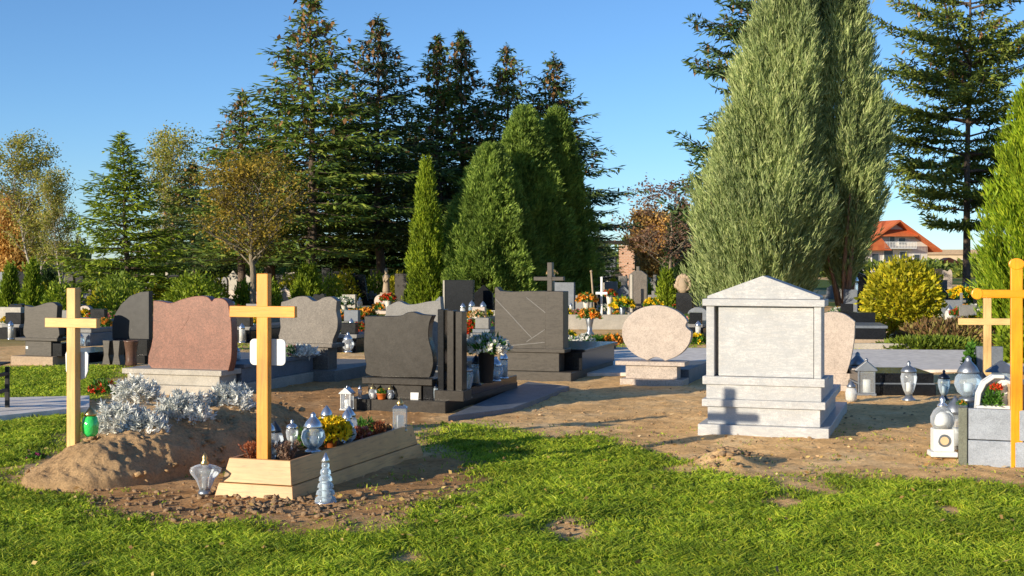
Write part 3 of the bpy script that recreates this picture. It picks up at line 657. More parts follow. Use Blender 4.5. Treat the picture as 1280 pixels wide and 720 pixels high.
# distant tree belt: reads as one mass
def belt():
    rg = np.random.default_rng(9); P = []; D = []; Ls = []
    for x in np.arange(-150, 150, 2.4):
        y = 150+rg.uniform(-12, 20); hh = rg.uniform(2.2, 5.0)*(1 if x < 30 else .45); r = rg.uniform(1.6, 3.0); m = 420
        v = nrm(rg.normal(size=(m, 3))); v[:, 2] = abs(v[:, 2]); P.append(np.array([x, y, 0])+v*rg.uniform(.6, 1.05, (m, 1))*[r, r, hh]); D.append(v+rg.normal(0, .5, (m, 3))); Ls.append(rg.uniform(.4, .8, m))
    P = np.concatenate(P); return leafmesh('wood', P, np.concatenate(D), np.concatenate(Ls), .4)
kind(tag(put('distant_wood', belt(), mat['fir']), 'far belt of scrub and woodland closing off the cemetery', 'woodland'), 'stuff')
def under():
    rg = np.random.default_rng(19); P = []; D = []; Ls = []
    for k in range(230):
        Y = rg.uniform(58, 84); px = rg.uniform(-20, 700); x = (px-640)/F*Y; r = rg.uniform(.5, 1.3); hh = rg.uniform(.7, 1.7)*(1.55 if px > 180 else 1); m = 300
        v = nrm(rg.normal(size=(m, 3))); v[:, 2] = abs(v[:, 2]); P.append(np.array([x, Y, 0])+v*rg.uniform(.4, 1.05, (m, 1))*[r, r, hh]); D.append(v+rg.normal(0, .5, (m, 3))); Ls.append(rg.uniform(.15, .32, m))
    P = np.concatenate(P); return leafmesh('undergrowth', P, np.concatenate(D), np.concatenate(Ls), .12)
kind(tag(put('undergrowth', under(), mat['cyp']), 'mixed green undergrowth between the far trees', 'undergrowth'), 'stuff')

# ------------------------------------------------------------------ graves
def outline(pp, cx, by, Y):             # photo outline -> local x, z
    c = math.cos(ROW); return [((x-cx)*Y/F/c, (by-y)*Y/F) for x, y in pp]
def smooth_outline(P, k=4):             # Catmull-Rom through the points (corners stay where doubled)
    out = []; n = len(P)
    for i in range(n):
        p0, p1, p2, p3 = (Vector(P[(i+j-1) % n]) for j in range(4))
        if (p2-p1).length < 1e-6: out.append(tuple(p1)); continue
        for q in range(k):
            t = q/k; v = .5*((2*p1)+(p2-p0)*t+(2*p0-5*p1+4*p2-p3)*t*t+(3*p1-p0-3*p2+p3)*t**3); out.append(tuple(v))
    r = []
    for p in out:
        if not r or (Vector(p)-Vector(r[-1])).length > 1e-4: r.append(p)
    return r
def B(name, par, mat_, x0, x1, y0, y1, z0, z1, bev=.006): return put(name, M().box(x0, x1, y0, y1, z0, z1), mat_, par, bevel=bev)

# --- white tomb with gable
t = thing('white_tomb', 'new white marble tomb with gabled top, tall blank panel and stepped base', 'tomb', (2.12, 11.18, 0), ROW)
w = mat['white_gran']
B('base_slab', t, w, -.55, .55, 0, 2.25, -.06, .075); B('plinth', t, w, -.475, .475, .06, 1.75, .075, .225)
B('ledge', t, w, -.52, .52, .03, 1.80, .225, .29); B('block', t, w, -.485, .485, .05, 1.35, .29, .415); B('ledge', t, w, -.515, .515, .03, .42, .415, .485)
B('pillar', t, w, -.485, -.415, .05, .36, .485, 1.09); B('pillar', t, w, .425, .485, .05, .36, .485, 1.09)
B('panel', t, w, -.385, .418, .085, .32, .487, 1.086); B('cornice', t, w, -.515, .515, .025, .40, 1.09, 1.15)
put('gable', M().prism([(-.475, 1.152), (.475, 1.152), (.475, 1.175), (0, 1.35), (-.475, 1.175)], .045, .37), w, t, bevel=.005)

# --- red granite tomb
X0, Y0, _ = G(212, 493)
t = thing('red_tomb', 'wide polished red granite headstone with rippled top on a cream tomb', 'tomb', (X0, Y0, 0), ROW)
yy = Y0-.05
P_ = outline([(178,461),(177.5,420),(178,373),(178,373),(190,374),(203,376),(218,371),(236,367),(250,367),(256,370),(259,373),(262,370),(268,369),(276,371),(281,376),(281,376),(285,398),(286,425),(285,445),(281,461),(281,461)], 212, 490, yy)
put('headstone', M().prism(smooth_outline(P_), .16, .29), mat['red_gran'], t, bevel=.008)
put('ornament', M().prism(outline([(214,412),(215,411),(224,396),(227,392),(228,394),(225,399),(218,409)], 212, 490, yy), .1575, .162), mat['red_gran'], t)
c = mat['cream_gran']
B('base_slab', t, c, -.60, .68, .0, 2.35, -.05, .10); B('plinth', t, c, -.58, .60, .05, .42, .10, .215); B('ledge', t, c, -.63, .64, .02, .46, .215, .275)
B('grave_cover', t, mat['blue_gran'], -.56, .64, .47, 2.25, .10, .27); B('cover_rim', t, mat['blue_gran'], -.59, .67, .475, 2.30, .272, .315)  # cover and rim: shade of the tomb's right side put into the blue-grey
# --- rippled grey headstone
X0, Y0, _ = G(376, 474)
t = thing('grey_grave', 'grey headstone with rippled top behind the orange cross', 'grave', (X0, Y0, 0), ROW)
P_ = outline([(346,430),(343,410),(342,395),(344,378),(344,378),(352,376),(366,371),(378,371),(386,376),(392,376),(400,372),(410,371),(418,376),(418,376),(417,388),(419,400),(418,412),(413,424),(412,431),(412,431)], 376, 474, Y0)
put('headstone', M().prism(smooth_outline(P_), .12, .24), mat['grey_gran'], t, bevel=.007)
B('ledge', t, mat['grey_gran'], -.40, .44, .04, .36, .40, .45); B('plinth', t, mat['grey_gran'], -.32, .34, .08, .34, .05, .40); B('base_slab', t, mat['mid_gran'], -.45, .48, -.02, 1.9, -.05, .12)
# --- brown-black headstone with double pillar
X0, Y0, _ = G(492, 512); g = mat['brown_gran']
t = thing('dark_tomb', 'dark brown granite headstone with flared sides and two polished pillars', 'tomb', (X0, Y0, 0), ROW)
P_ = outline([(457,470),(451,455),(448,440),(448,420),(449,405),(448,394),(448,394),(470,394),(495,393),(504,389),(512,388),(522,391),(537,392),(537,392),(533,402),(532,420),(536,436),(538,450),(536,462),(533,470),(533,470)], 492, 510, Y0)
put('headstone', M().prism(smooth_outline(P_), .10, .21), g, t, bevel=.006)
B('ledge', t, g, -.36, .40, .03, .32, .245, .31); B('plinth', t, g, -.31, .27, .07, .30, .10, .245); B('base_slab', t, g, -.50, .56, -.02, 2.3, -.05, .10)
B('side_block', t, mat['dark_gran'], .275, .385, .09, .32, .10, .243)
for k, (x0, x1) in enumerate(((.43, .495), (.53, .60), (.62, .69))):
    B('pillar', t, (mat['dark_gran'], g, g)[k], x0, x1, .10, .24, .10, 1.0-.01*k, .004)
B('pillar_foot', t, g, .41, .72, .06, .30, .095, .20)
B('grave_cover', t, mat['dark_gran'], -.42, .60, .50, 2.15, .10, .19)
# --- big weathered brown stone with cross
X0, Y0, _ = G(655, 474); g = mat['olive_gran']
t = thing('cross_tomb', 'broad weathered brown headstone with engraved lines and a stone cross on top', 'tomb', (X0, Y0, 0), ROW)
P_ = outline([(615,441),(615,360),(618,359),(622,364),(636,365),(660,364),(680,364),(680,441)], 655, 474, Y0)
put('headstone', M().prism(P_, .10, .25), g, t, bevel=.006)
sx = S(1, Y0)/math.cos(ROW)
B('pillar', t, g, 24.5*sx, 47*sx, .06, .30, .33, S(474-364, Y0)); 
cr = M().box(25*sx, 31*sx, .13, .22, S(110, Y0), S(146, Y0)); cr.box(8*sx, 45*sx, .135, .215, S(474-351, Y0), S(474-346, Y0)); put('cross', cr, mat['tan_stone'] if 0 else g, t, bevel=.005)
en = M()
for a, b in (((616,374),(650,410)),((655,372),(680,392)),((617,420),(634,433)),((634,433),(678,428)),((655,428),(678,412)),((640,400),(662,423))):
    p = outline([a, b], 655, 474, Y0); d = Vector((p[1][0]-p[0][0], p[1][1]-p[0][1])).normalized(); q = Vector((-d.y, d.x))*.004
    en.prism([(p[0][0]-q.x, p[0][1]-q.y), (p[1][0]-q.x, p[1][1]-q.y), (p[1][0]+q.x, p[1][1]+q.y), (p[0][0]+q.x, p[0][1]+q.y)], .097, .103)
put('engraved_lines', en, mat['mid_gran'], t)
B('ledge', t, g, -.40, .52, .04, .34, .335, .385); B('plinth', t, g, -.36, .44, .07, .32, .10, .335); B('base_slab', t, g, -.42, .62, -.02, 2.2, -.05, .10)
B('grave_cover', t, mat['dark_gran'], -.36, .66, .36, 2.1, .10, .33); B('cover_rim', t, mat['dark_gran'], -.40, .70, .362, 2.15, .332, .365)
# --- round pink
X0, Y0, _ = G(812, 481); g = mat['pink_gran']
t = thing('round_tomb', 'round pink granite headstone with a bite in its right edge', 'tomb', (X0, Y0, 0), ROW)
P2 = []
for k in range(72):
    a = 2*math.pi*k/72; x = 818+42*math.cos(a); y = 417-35*math.sin(a)
    if 5 < math.degrees(a) < 26: x -= 5*math.sin((math.degrees(a)-5)/21*math.pi); 
    if math.degrees(a) > 254 and math.degrees(a) < 286:
        y = 451.5 if not 255 < math.degrees(a) < 285 else 451.5-4.5*math.sin((math.degrees(a)-255)/30*math.pi)
    P2.append((x, y))
put('headstone', M().prism(outline(P2, 812, 481, Y0), .10, .22), g, t, bevel=.006)
B('ledge', t, g, -.43, .42, .03, .36, .225, .275); B('plinth', t, g, -.31, .32, .07, .30, .065, .225); B('base_slab', t, g, -.37, .40, .02, .40, -.04, .065)
B('grave_cover', t, mat['blue_gran'], -.30, .40, .42, 1.9, -.03, .16)
# --- pink stone behind the white tomb
X0, Y0, _ = G(1040, 488)
t = thing('pink_grave', 'pink granite headstone half hidden behind the white tomb', 'grave', (X0, Y0, 0), ROW)
P_ = outline([(1004,468),(1002,420),(1008,400),(1026,393),(1040,390),(1054,393),(1066,402),(1066,402),(1065,425),(1061,450),(1056,468),(1056,468)], 1040, 488, Y0)
put('headstone', M().prism(smooth_outline(P_), .10, .22), g, t, bevel=.006)
B('plinth', t, g, -.30, .20, .08, .30, .05, .19); B('post', t, g, .215, .29, .05, .20, .05, .25); B('base_slab', t, g, -.42, .36, .0, 1.9, -.05, .06)
# --- far left brown-grey stone
X0, Y0, _ = G(45, 456); g = mat['olive_gran']
t = thing('small_grave', 'small brown grey rippled headstone left of the pale pine cross', 'grave', (X0, Y0, 0), ROW)
P_ = outline([(24,423),(22,400),(22,382),(22,382),(32,384),(42,382),(52,379),(62,378),(69,382),(69,382),(68,400),(69,423)], 45, 456, Y0)
put('headstone', M().prism(smooth_outline(P_), .10, .22), g, t, bevel=.006)
B('ledge', t, g, -.40, .33, .04, .32, .34, .385); B('plinth', t, g, -.25, .20, .08, .30, .12, .34); B('side_block', t, mat['dark_gran'], .22, .38, .08, .5, .12, .31); B('base_slab', t, mat['tan_stone'], -.42, .30, -.02, .45, -.05, .12); B('grave_cover', t, mat['dark_gran'], -.38, .42, .46, 1.9, -.03, .14)
o = put('plaque', M().box(-.235, -.195, .074, .079, .22, .26), mat['card'], t)
# --- black curved fin
X0, Y0, _ = G(155, 452); g = mat['dark_gran']
t = thing('fin_grave', 'black quarter circle headstone curving up behind the red granite one', 'grave', (X0, Y0, 0), ROW)
P_ = outline([(133,424),(133,406),(137,393),(145,381),(158,370),(172,365),(184,364),(184,424)], 155, 452, Y0)
put('headstone', M().prism(P_, .10, .20), mat['dark_metal'] if 0 else granite('charcoal_granite', (.028,.028,.029), .7, 1.4, .45), t, bevel=.005)
B('plinth', t, g, -.24, .36, .06, .26, .10, S(28, Y0)); B('base_slab', t, g, -.32, .40, 0, 1.8, -.04, .10)
t = thing('flower_trough', 'pair of pinched grey stone blocks below the black fin headstone', 'stone vase', (*G(137, 456)[:2], 0), ROW)
for x in (-.13, .04): put('block', M().prism([(x, 0), (x+.14, 0), (x+.11, .14), (x+.13, .35), (x+.01, .35), (x+.03, .14)], 0, .14), mat['olive_gran'], t, bevel=.006)
t = thing('stone_vase', 'round brown stone vase beside the red headstone', 'vase', (*G(164, 457)[:2], 0), 0)
put('vase', M().lathe([(.075,0),(.085,.02),(.075,.08),(.08,.2),(.10,.34),(.11,.36),(.09,.36),(.08,.3)], 20), granite('brown_stone', (.16,.09,.065), .6, 1.4, .3), t)
# --- right-hand grave
X0, Y0, _ = G(1198, 578); g = mat['pale_blue']
t = thing('kerbed_grave', 'blue grey granite grave box carrying lanterns and a white planter at the right edge', 'grave', (X0, Y0, 0), R(-20))
B('corner_post', t, granite('green_grey_granite', (.20,.21,.16), .7, 1.3, .4), 0, .062, 0, .10, -.04, .40); B('front_panel', t, g, .064, .62, .015, .07, -.04, .165); B('front_panel', t, g, .064, .62, .018, .07, .171, .395)
B('side_panel', t, g, 0.006, .056, .102, 2.0, -.04, .395); B('front_panel', t, g, .64, 1.5, .018, .07, -.04, .375)
B('cover', t, mat['mid_gran'], .058, 1.5, .072, 2.0, .25, .36)
KX, KY = X0, Y0
def kpos(x, y, z=.36): 
    a = R(-20); return (KX+math.cos(a)*x-math.sin(a)*y, KY+math.sin(a)*x+math.cos(a)*y, z)
# --- plain pale pink stone behind dark tomb
X0, Y0, _ = G(515, 465)
t = thing('pink_grave', 'pale grey pink headstone with curved top peeping over the dark brown one', 'grave', (X0, Y0, 0), ROW)
P_ = outline([(478,465),(478,384),(478,384),(486,380),(495,377),(505,381),(518,380),(532,377),(545,376),(548,378),(548,465)], 515, 465, Y0)
put('headstone', M().prism(smooth_outline(P_, 3), .1, .22), mat['mid_gran'], t, bevel=.006); B('base_slab', t, mat['mid_gran'], -.5, .5, 0, 1.8, -.05, .1)
# --- black iron bench
X0, Y0, _ = G(10, 520)
t = thing('bench', 'black iron bench with horizontal slats cut by the left edge', 'bench', (X0-.1, Y0, 0), R(4))
for x in (-.05, -1.05):
    put('leg', M().box(x, x+.04, 0, .035, 0, .47), mat['black'], t, bevel=.004); put('leg', M().box(x, x+.04, .38, .415, 0, .44), mat['black'], t, bevel=.004)
for z in (.20, .36): put('side_rail', M().box(-.045, -.015, .036, .38, z, z+.03), mat['black'], t); put('front_rail', M().box(-1.01, -.052, .004, .03, z, z+.045), mat['black'], t, bevel=.004)
st = M()
for k in range(6): st.box(-1.08, 0.0, -.01+k*.072, .045+k*.072, .472, .49)
put('seat', st, mat['black'], t, bevel=.003)

# ------------------------------------------------------------------ wooden crosses
def cross(name, lab, x, y, z, hpost, zarm, half, w, th, mp, ma, rz, knobs=False, plaque=None, extra=0):
    t = thing(name, lab, 'cross', (x, y, z), rz)
    put('post', M().box(-w/2, w/2, -th/2, th/2, -.15, hpost), mp, t, bevel=.004)
    ah = w*(.9 if not knobs else .75)
    if knobs:
        put('arm', M().box(-half, half, -th*.5-.003, th*.5-.01, zarm-ah/2, zarm+ah/2), ma, t, bevel=.01)
        for cx, cz in ((-half, zarm), (half, zarm), (0, hpost)):
            rx_, rz_ = (.041, .041) if cx else (.054, .042)
            put('end_knob', M().prism([(cx+rx_*math.cos(a), cz+rz_*math.sin(a)) for a in [i*math.pi/10 for i in range(20)]], -th*.5-.006, th*.5-.006), mp, t, bevel=.006)
    else:
        put('arm', M().box(-half, half, -th/2-.004, th/2-.02, zarm-ah/2, zarm+ah/2), ma, t, bevel=.003)
    if plaque: 
        o = put('plaque', M().prism(plaque, th/2+.002, th/2+.012), mat['card'], t, bevel=.002)
    return t
def rrect(x0, x1, z0, z1, r=.03):
    P = []
    for cx, cz, a0 in ((x1-r, z0+r, -90), (x1-r, z1-r, 0), (x0+r, z1-r, 90), (x0+r, z0+r, 180)):
        for k in range(5): a = R(a0+k*22.5); P.append((cx+r*math.cos(a), cz+r*math.sin(a)))
    return P
Yc = 8.42; Xc = (330-640)/F*Yc; zb = ZH(575, Yc)
cross('wooden_cross', 'orange stained wooden cross with square white plaque in the timber grave box', Xc, Yc, zb, ZH(342, Yc)-zb, ZH(389.5, Yc)-zb, S(42.5, Yc)/math.cos(ROW), S(15.5, Yc), .055, mat['orange_wood'], mat['orange_arm'], R(-16), plaque=rrect(-.115, .135, ZH(457, Yc)-zb, ZH(424, Yc)-zb))
Yl = 9.05; Xl = (92-640)/F*Yl; zl = ZH(552, Yl)
sh = [(-.045,.0)]; a0 = ZH(477, Yl)-zl; a1 = ZH(440, Yl)-zl
shield = [(-.085, a1), (-.095, a1-.02), (-.09, a0+.07), (-.07, a0+.025), (0, a0), (.07, a0+.025), (.09, a0+.07), (.095, a1-.02), (.085, a1)]
cross('wooden_cross', 'pale pine cross with shield shaped white plaque in the earth mound', Xl, Yl, zl, ZH(360, Yl)-zl, ZH(403.5, Yl)-zl, S(37, Yl)/math.cos(ROW), S(13, Yl), .06, mat['pine'], mat['pine_arm'], R(-20), plaque=shield)
Yr = 9.55; Xr = (1270.5-640)/F*Yr
cross('wooden_cross', 'glossy yellow orange cross with rounded arm ends at the right edge', Xr, Yr, 0, ZH(330, Yr), ZH(367.5, Yr), .27, S(14, Yr), .05, mat['yellow_wood'], mat['yellow_arm'], R(-14), True)
Yp = 14.5; Xp = (1234-640)/F*Yp
cross('wooden_cross', 'pale timber cross standing behind the yellow orange cross', Xp, Yp, 0, ZH(368, Yp), ZH(402, Yp), S(35, Yp), S(9, Yp), .06, mat['light_wood'], mat['light_arm'], R(-8))

# ------------------------------------------------------------------ earth mound with silver plants
def mound():
    Lm, Wm = 2.55, 1.06; nx_, ny_ = 150, 300
    u = np.linspace(-1.25, 1.25, nx_); v = np.linspace(-.22, 1.12, ny_); U, V_ = np.meshgrid(u, v)
    X = U*Wm/2; Yv = V_*Lm
    tt = np.clip(Yv, .42, Lm-.3); dd = np.sqrt((X/(Wm/2))**2+(np.where(Yv < .42, (Yv-.42)/.95, (Yv-tt)/.5))**2)+(fbm(X, Yv, .5, 48)-.5)*.25
    e = np.clip(1-dd**1.9, 0, 1)**.85; f = 1.0
    nz = fbm(X, Yv, .35, 41, 5); Z = .275*e*f*(.82+.4*nz)+(fbm(X, Yv, .20, 44, 5)-.5)*.11*np.clip(e*f*3, 0, 1)+(fbm(X, Yv, .06, 45, 4)-.5)*.045*np.clip(e*f*4, .0, 1)
    edge = np.clip(e*f*6, 0, 1); Z = Z*edge-.05*(1-edge)
    i = np.arange(nx_*ny_).reshape(ny_, nx_); q = np.stack([i[:-1, :-1], i[:-1, 1:], i[1:, 1:], i[1:, :-1]], -1).reshape(-1, 4)
    return mesh_np('mound', np.stack([X, Yv, Z], -1).reshape(-1, 3), q, True)
mx, my, _ = G(112, 600); MA = R(-20)
mo = put('grave_mound', mound(), mat['moundsoil'], None, (mx, my, 0), MA)
tag(mo, 'long heap of sandy earth under the pale pine cross and silver plants', 'grave mound')
def mpos(x, y, z): return (mx+math.cos(MA)*x-math.sin(MA)*y, my+math.sin(MA)*x+math.cos(MA)*y, z)
def moundclods():
    m = M(); rnd = random.Random(8)
    for k in range(420):
        v_ = rnd.uniform(-.02, .98); u_ = rnd.uniform(-.92, .92); z_ = .29*max(0, 1-abs(u_)**1.9)**.85*min(1, max(0, (v_+.12)/.28)); r_ = .006+.026*rnd.random()**3
        if z_ < .02: continue
        m.blob((u_*.56, v_*2.55, z_+rnd.uniform(-.02, .02)), r_, k, .5, 1, .7)
    return m
kind(tag(put('mound_clods', moundclods(), mat['moundsoil'], None, (mx, my, 0), MA), 'lumps of sandy soil lying over the earth mound', 'soil'), 'stuff')
def miller(px, py, Y, r, lab, seed):
    x, y, z = AT(px, Y, ZH(py, Y)); t = thing('silver_plant', lab, 'plant', (x, y, z), 0, 'silver leaved plants on the earth mound')
    rg = np.random.default_rng(seed); P = []; D = []
    r *= 1.3
    for k in range(95):
        v = nrm(rg.normal(size=3)); v[2] = abs(v[2])*1.1; q_ = rg.uniform(.35, 1.0)**.5; c = v*[r*.95, r*.7, r*.82]*q_; m = 34
        dd = v*1.2+np.array([0, 0, .8])+rg.normal(0, .25, 3); dd = dd/np.linalg.norm(dd); u = rg.random((m, 1))
        P.append(c-dd*.06+dd*.09*u+rg.normal(0, .006, (m, 3))); D.append(dd*1.0+nrm(rg.normal(size=(m, 3))))
    P = np.concatenate(P); n = len(P)
    put('foliage', leafmesh('silver_leaves', P, np.concatenate(D), rg.uniform(.028, .055, n), rg.uniform(.008, .016, n), rg), mat['miller'], t)
    st = [((0, 0, -.04), (c_*r, s_*r*.7, r*.5), .008, .004) for c_, s_ in ((.3, 0), (-.3, .1), (.1, .3), (-.1, -.2), (0, 0))]
    put('stem', segs_mesh('stem', st, 5), mat['miller'], t)
miller(148, 538, 9.5, .17, 'silver leaved bush nearest the green lantern', 71)
miller(182, 548, 9.35, .15, 'silver leaved bush hanging down the shaded side of the mound', 72)
miller(228, 528, 9.9, .19, 'silver leaved bush in the middle of the mound in front of the red tomb', 73)
miller(287, 512, 10.6, .17, 'silver leaved bush farthest along the mound nearest the orange cross', 74)
miller(170, 500, 10.2, .15, 'silver leaved bush highest up against the cream tomb base', 75)

# ------------------------------------------------------------------ timber grave box
bx = Vector((-1.345+0, 8.11, 0)); BA = R(-18.5); BW, BL = .56, 2.12
t = thing('grave_box', 'two tiered timber grave surround filled with plants and lanterns', 'grave surround', (bx.x, bx.y, 0), BA)
def tier(z0, z1, i0, i1, f0, f1, lip):
    o = []
    def ring(i, f, z, th): return [(-BW+i+th, f+th, z), (-i-th, f+th, z), (-i-th, BL-f-th, z), (-BW+i+th, BL-f-th, z)]
    th = .022; ob = ring(i0, f0, z0, 0); ot = ring(i1, f1, z1, 0); ib = ring(i0, f0, z0, th); it = ring(i1, f1, z1, th)
    for k, nm in enumerate(('end_board', 'side_board', 'end_board', 'side_board')):
        j = (k+1) % 4; sh_ = .0015 if nm == 'side_board' else 0
        put(nm, M().hexa([ob[k], ob[j], ib[j], ib[k]], [ot[k], ot[j], it[j], it[k]]), mat['box_wood'] if nm == 'end_board' else mat['box_side'], t, bevel=.003)
tier(-.03, .075, 0, .022, 0, .03, 0); tier(.078, .225, .035, .065, .045, .085, 0)
put('soil', M().hexa([(-BW+.05, .07, .0), (-.05, .07, 0), (-.05, BL-.07, 0), (-BW+.05, BL-.07, 0)], [(-BW+.085, .11, .195), (-.085, .11, .195), (-.085, BL-.11, .195), (-BW+.085, BL-.11, .195)]), mat['soil'], t)
def bpos(x, y, z=.19): return (bx.x+math.cos(BA)*x-math.sin(BA)*y, bx.y+math.sin(BA)*x+math.cos(BA)*y, z)

# ------------------------------------------------------------------ lanterns
def lantern(kind_, lab, loc, s=1.0, rz=0.0, gl='glass', group=None, name='grave_lantern', met='chrome'):
    t = thing(name, lab, 'lantern', loc, rz, group); t.scale = (s, s, s)
    g = mat[gl]; c = mat[met]
    L = lambda nm, prof, m, n=20, sq=0: put(nm, M().lathe(prof, n, (0, 0), sq), m, t)
    if kind_ == 'vase':         # tall glass goblet on a metal foot
        L('foot', [(.055,0),(.06,.01),(.035,.03),(.025,.05)], c); L('glass_body', [(.026,.05),(.045,.09),(.062,.15),(.068,.20),(.058,.235),(.045,.25)], g)
        L('candle', [(.022,.055),(.022,.15),(.018,.155)], mat['wax']); L('lid', [(.062,.235),(.066,.25),(.05,.275),(.02,.29),(.012,.30),(.018,.315),(.006,.335)], c)
    elif kind_ == 'dome':       # wide glass belly with silvery cap
        L('foot', [(.05,0),(.055,.015),(.035,.03)], c); L('glass_body', [(.03,.03),(.06,.055),(.078,.10),(.07,.14),(.048,.165)], g)
        L('candle', [(.025,.035),(.025,.10),(.02,.105)], mat['wax']); L('lid', [(.058,.16),(.062,.17),(.045,.20),(.022,.225),(.016,.235),(.018,.245),(.004,.26)], c)
    elif kind_ == 'tree':       # tiers shrinking upwards
        pr = []; z = .0
        for k in range(6): r = .058*(1-k*.125); pr += [(r*.70, z), (r, z+.008), (r*.9, z+.026), (r*.62, z+.036)]; z += .036
        L('glass_body', pr, g); L('foot', [(.06,-.004),(.062,.006),(.05,.012)], c); L('candle', [(.02,.012),(.02,.11),(.015,.112)], mat['wax']); L('lid', [(.02,.21),(.026,.218),(.012,.24),(.004,.262)], c)
    elif kind_ == 'star':       # star shaped glass with a slim neck
        L('glass_body', [(.030,.03),(.036,.05),(.052,.09),(.084,.135),(.088,.155),(.06,.170),(.03,.18)], g, 50, .13); L('foot', [(.038,0),(.042,.01),(.03,.03)], mat['steel']); L('candle', [(.018,.03),(.018,.10),(.014,.105)], mat['wax'])
        L('lid', [(.022,.175),(.026,.19),(.014,.205),(.018,.22),(.012,.235),(.004,.25)], mat['gold'])
    elif kind_ == 'box':        # square glass lantern
        put('base', M().box(-.05, .05, -.05, .05, 0, .015), c, t, bevel=.003); put('glass_body', M().box(-.044, .044, -.044, .044, .015, .15), g, t, bevel=.003)
        L('candle', [(.025,.02),(.025,.10),(.02,.102)], mat['wax']); put('lid', M().hexa([(-.05,-.05,.15),(.05,-.05,.15),(.05,.05,.15),(-.05,.05,.15)], [(-.03,-.03,.168),(.03,-.03,.168),(.03,.03,.168),(-.03,.03,.168)]), c, t, bevel=.002)
        L('finial', [(.02,.168),(.026,.18),(.012,.2),(.003,.215)], mat['gold'])
    elif kind_ == 'arch':       # house shaped lantern, glazed front
        fr = M(); 
        for x in (-.065, .053):
            for y in (-.05, .038): fr.box(x, x+.012, y, y+.012, .02, .19)
        put('frame', fr, c, t); put('base', M().box(-.075, .075, -.06, .06, 0, .02), c, t, bevel=.003); put('glass_body', M().box(-.052, .052, -.042, .042, .022, .188), g, t)
        L('candle', [(.03,.024),(.03,.12),(.024,.124)], mat['wax']); put('roof', M().prism([(-.08,.19),(.08,.19),(.085,.2),(0,.27),(-.085,.2)], -.06, .06), c, t, bevel=.003); L('finial', [(.008,.262),(.014,.275),(.004,.29)], c, 10)
    elif kind_ == 'urn':        # small jar
        L('glass_body', [(.03,0),(.045,.02),(.05,.07),(.04,.11),(.03,.12)], g); L('candle', [(.022,.008),(.022,.07),(.018,.072)], mat['wax']); L('lid', [(.036,.12),(.038,.132),(.02,.155),(.008,.17),(.003,.18)], c)
    elif kind_ == 'tall':       # bullet shaped pillar lantern
        L('foot', [(.05,0),(.052,.015),(.04,.025)], c); L('glass_body', [(.038,.025),(.04,.18),(.036,.2)], g); L('candle', [(.026,.03),(.026,.14),(.02,.143)], mat['wax']); L('lid', [(.044,.2),(.044,.215),(.035,.24),(.015,.265),(.004,.28)], c)
    elif kind_ == 'mantel':     # white shrine lantern with round window and glass globe
        put('base', M().box(-.075, .075, -.06, .06, 0, .03), mat['white'], t, bevel=.006); put('body', M().box(-.058, .058, -.05, .05, .03, .16), mat['white'], t, bevel=.006)
        put('ring', M().prism([(.036*math.cos(a), .095+.036*math.sin(a)) for a in [i*math.pi/12 for i in range(24)]], -.056, -.048), mat['steel'], t, bevel=.002)
        put('medallion', M().prism([(.024*math.cos(a), .095+.024*math.sin(a)) for a in [i*math.pi/12 for i in range(24)]], -.060, -.0565), mat['p_cream'], t)
        L('candle', [(.045,.161),(.045,.20),(.035,.235),(.012,.255)], mat['wax']); L('glass_body', [(.052,.162),(.066,.19),(.068,.225),(.05,.262),(.026,.285)], g); L('lid', [(.03,.285),(.03,.295),(.012,.31),(.018,.325),(.004,.35)], c)
    return t
# in and around the timber box
Yq = 8.05; lantern('tree', 'tiered glass lantern like a little fir tree by the timber box corner', (*G(407, 628)[:2], .0), S(62, Yq)/.262, gl='blue_glass')
lantern('star', 'star shaped glass lantern with brass tip left of the timber box', (*G(256, 618)[:2], .0), S(53, 8.2)/.25, R(10), gl='glass')
lantern('dome', 'large glass lantern with silver dome nearest the orange cross in the timber box', bpos(-.20, .66), 1.05, gl='blue_glass')
lantern('box', 'square clear glass lantern at the far end of the timber box', bpos(-.12, 1.93), 1.15)
lantern('tall', 'slim white glass lantern right of the yellow flowers in the timber box', bpos(-.22, 1.22), .82, gl='frost')
lantern('urn', 'rounded frosted lantern farther right of the yellow flowers in the timber box', bpos(-.30, 1.42), 1.3, gl='frost')
lantern('urn', 'dark capped grey lantern behind the orange cross in the timber box', bpos(-.40, .50), 1.25, gl='glass', met='dark_metal')
lantern('tall', 'pale glass lantern beside the faded heather in the timber box', bpos(-.36, .36), .85, gl='frost')
lantern('urn', 'green glass lantern at the foot of the pale pine cross', (*AT(113, 9.1)[:2], ZH(545, 9.1)), S(38, 9.1)/.18, gl='green_glass', met='gold')
lantern('tall', 'tall white glass lantern behind the yellow chrysanthemum pot', bpos(-.33, 1.12), .95, gl='frost')
lantern('dome', 'clear domed lantern between the chrysanthemum and the red sprigs', bpos(-.16, 1.12), .72, gl='glass')
lantern('vase', 'clear goblet lantern near the middle of the timber box', bpos(-.40, .74), .62, gl='glass')
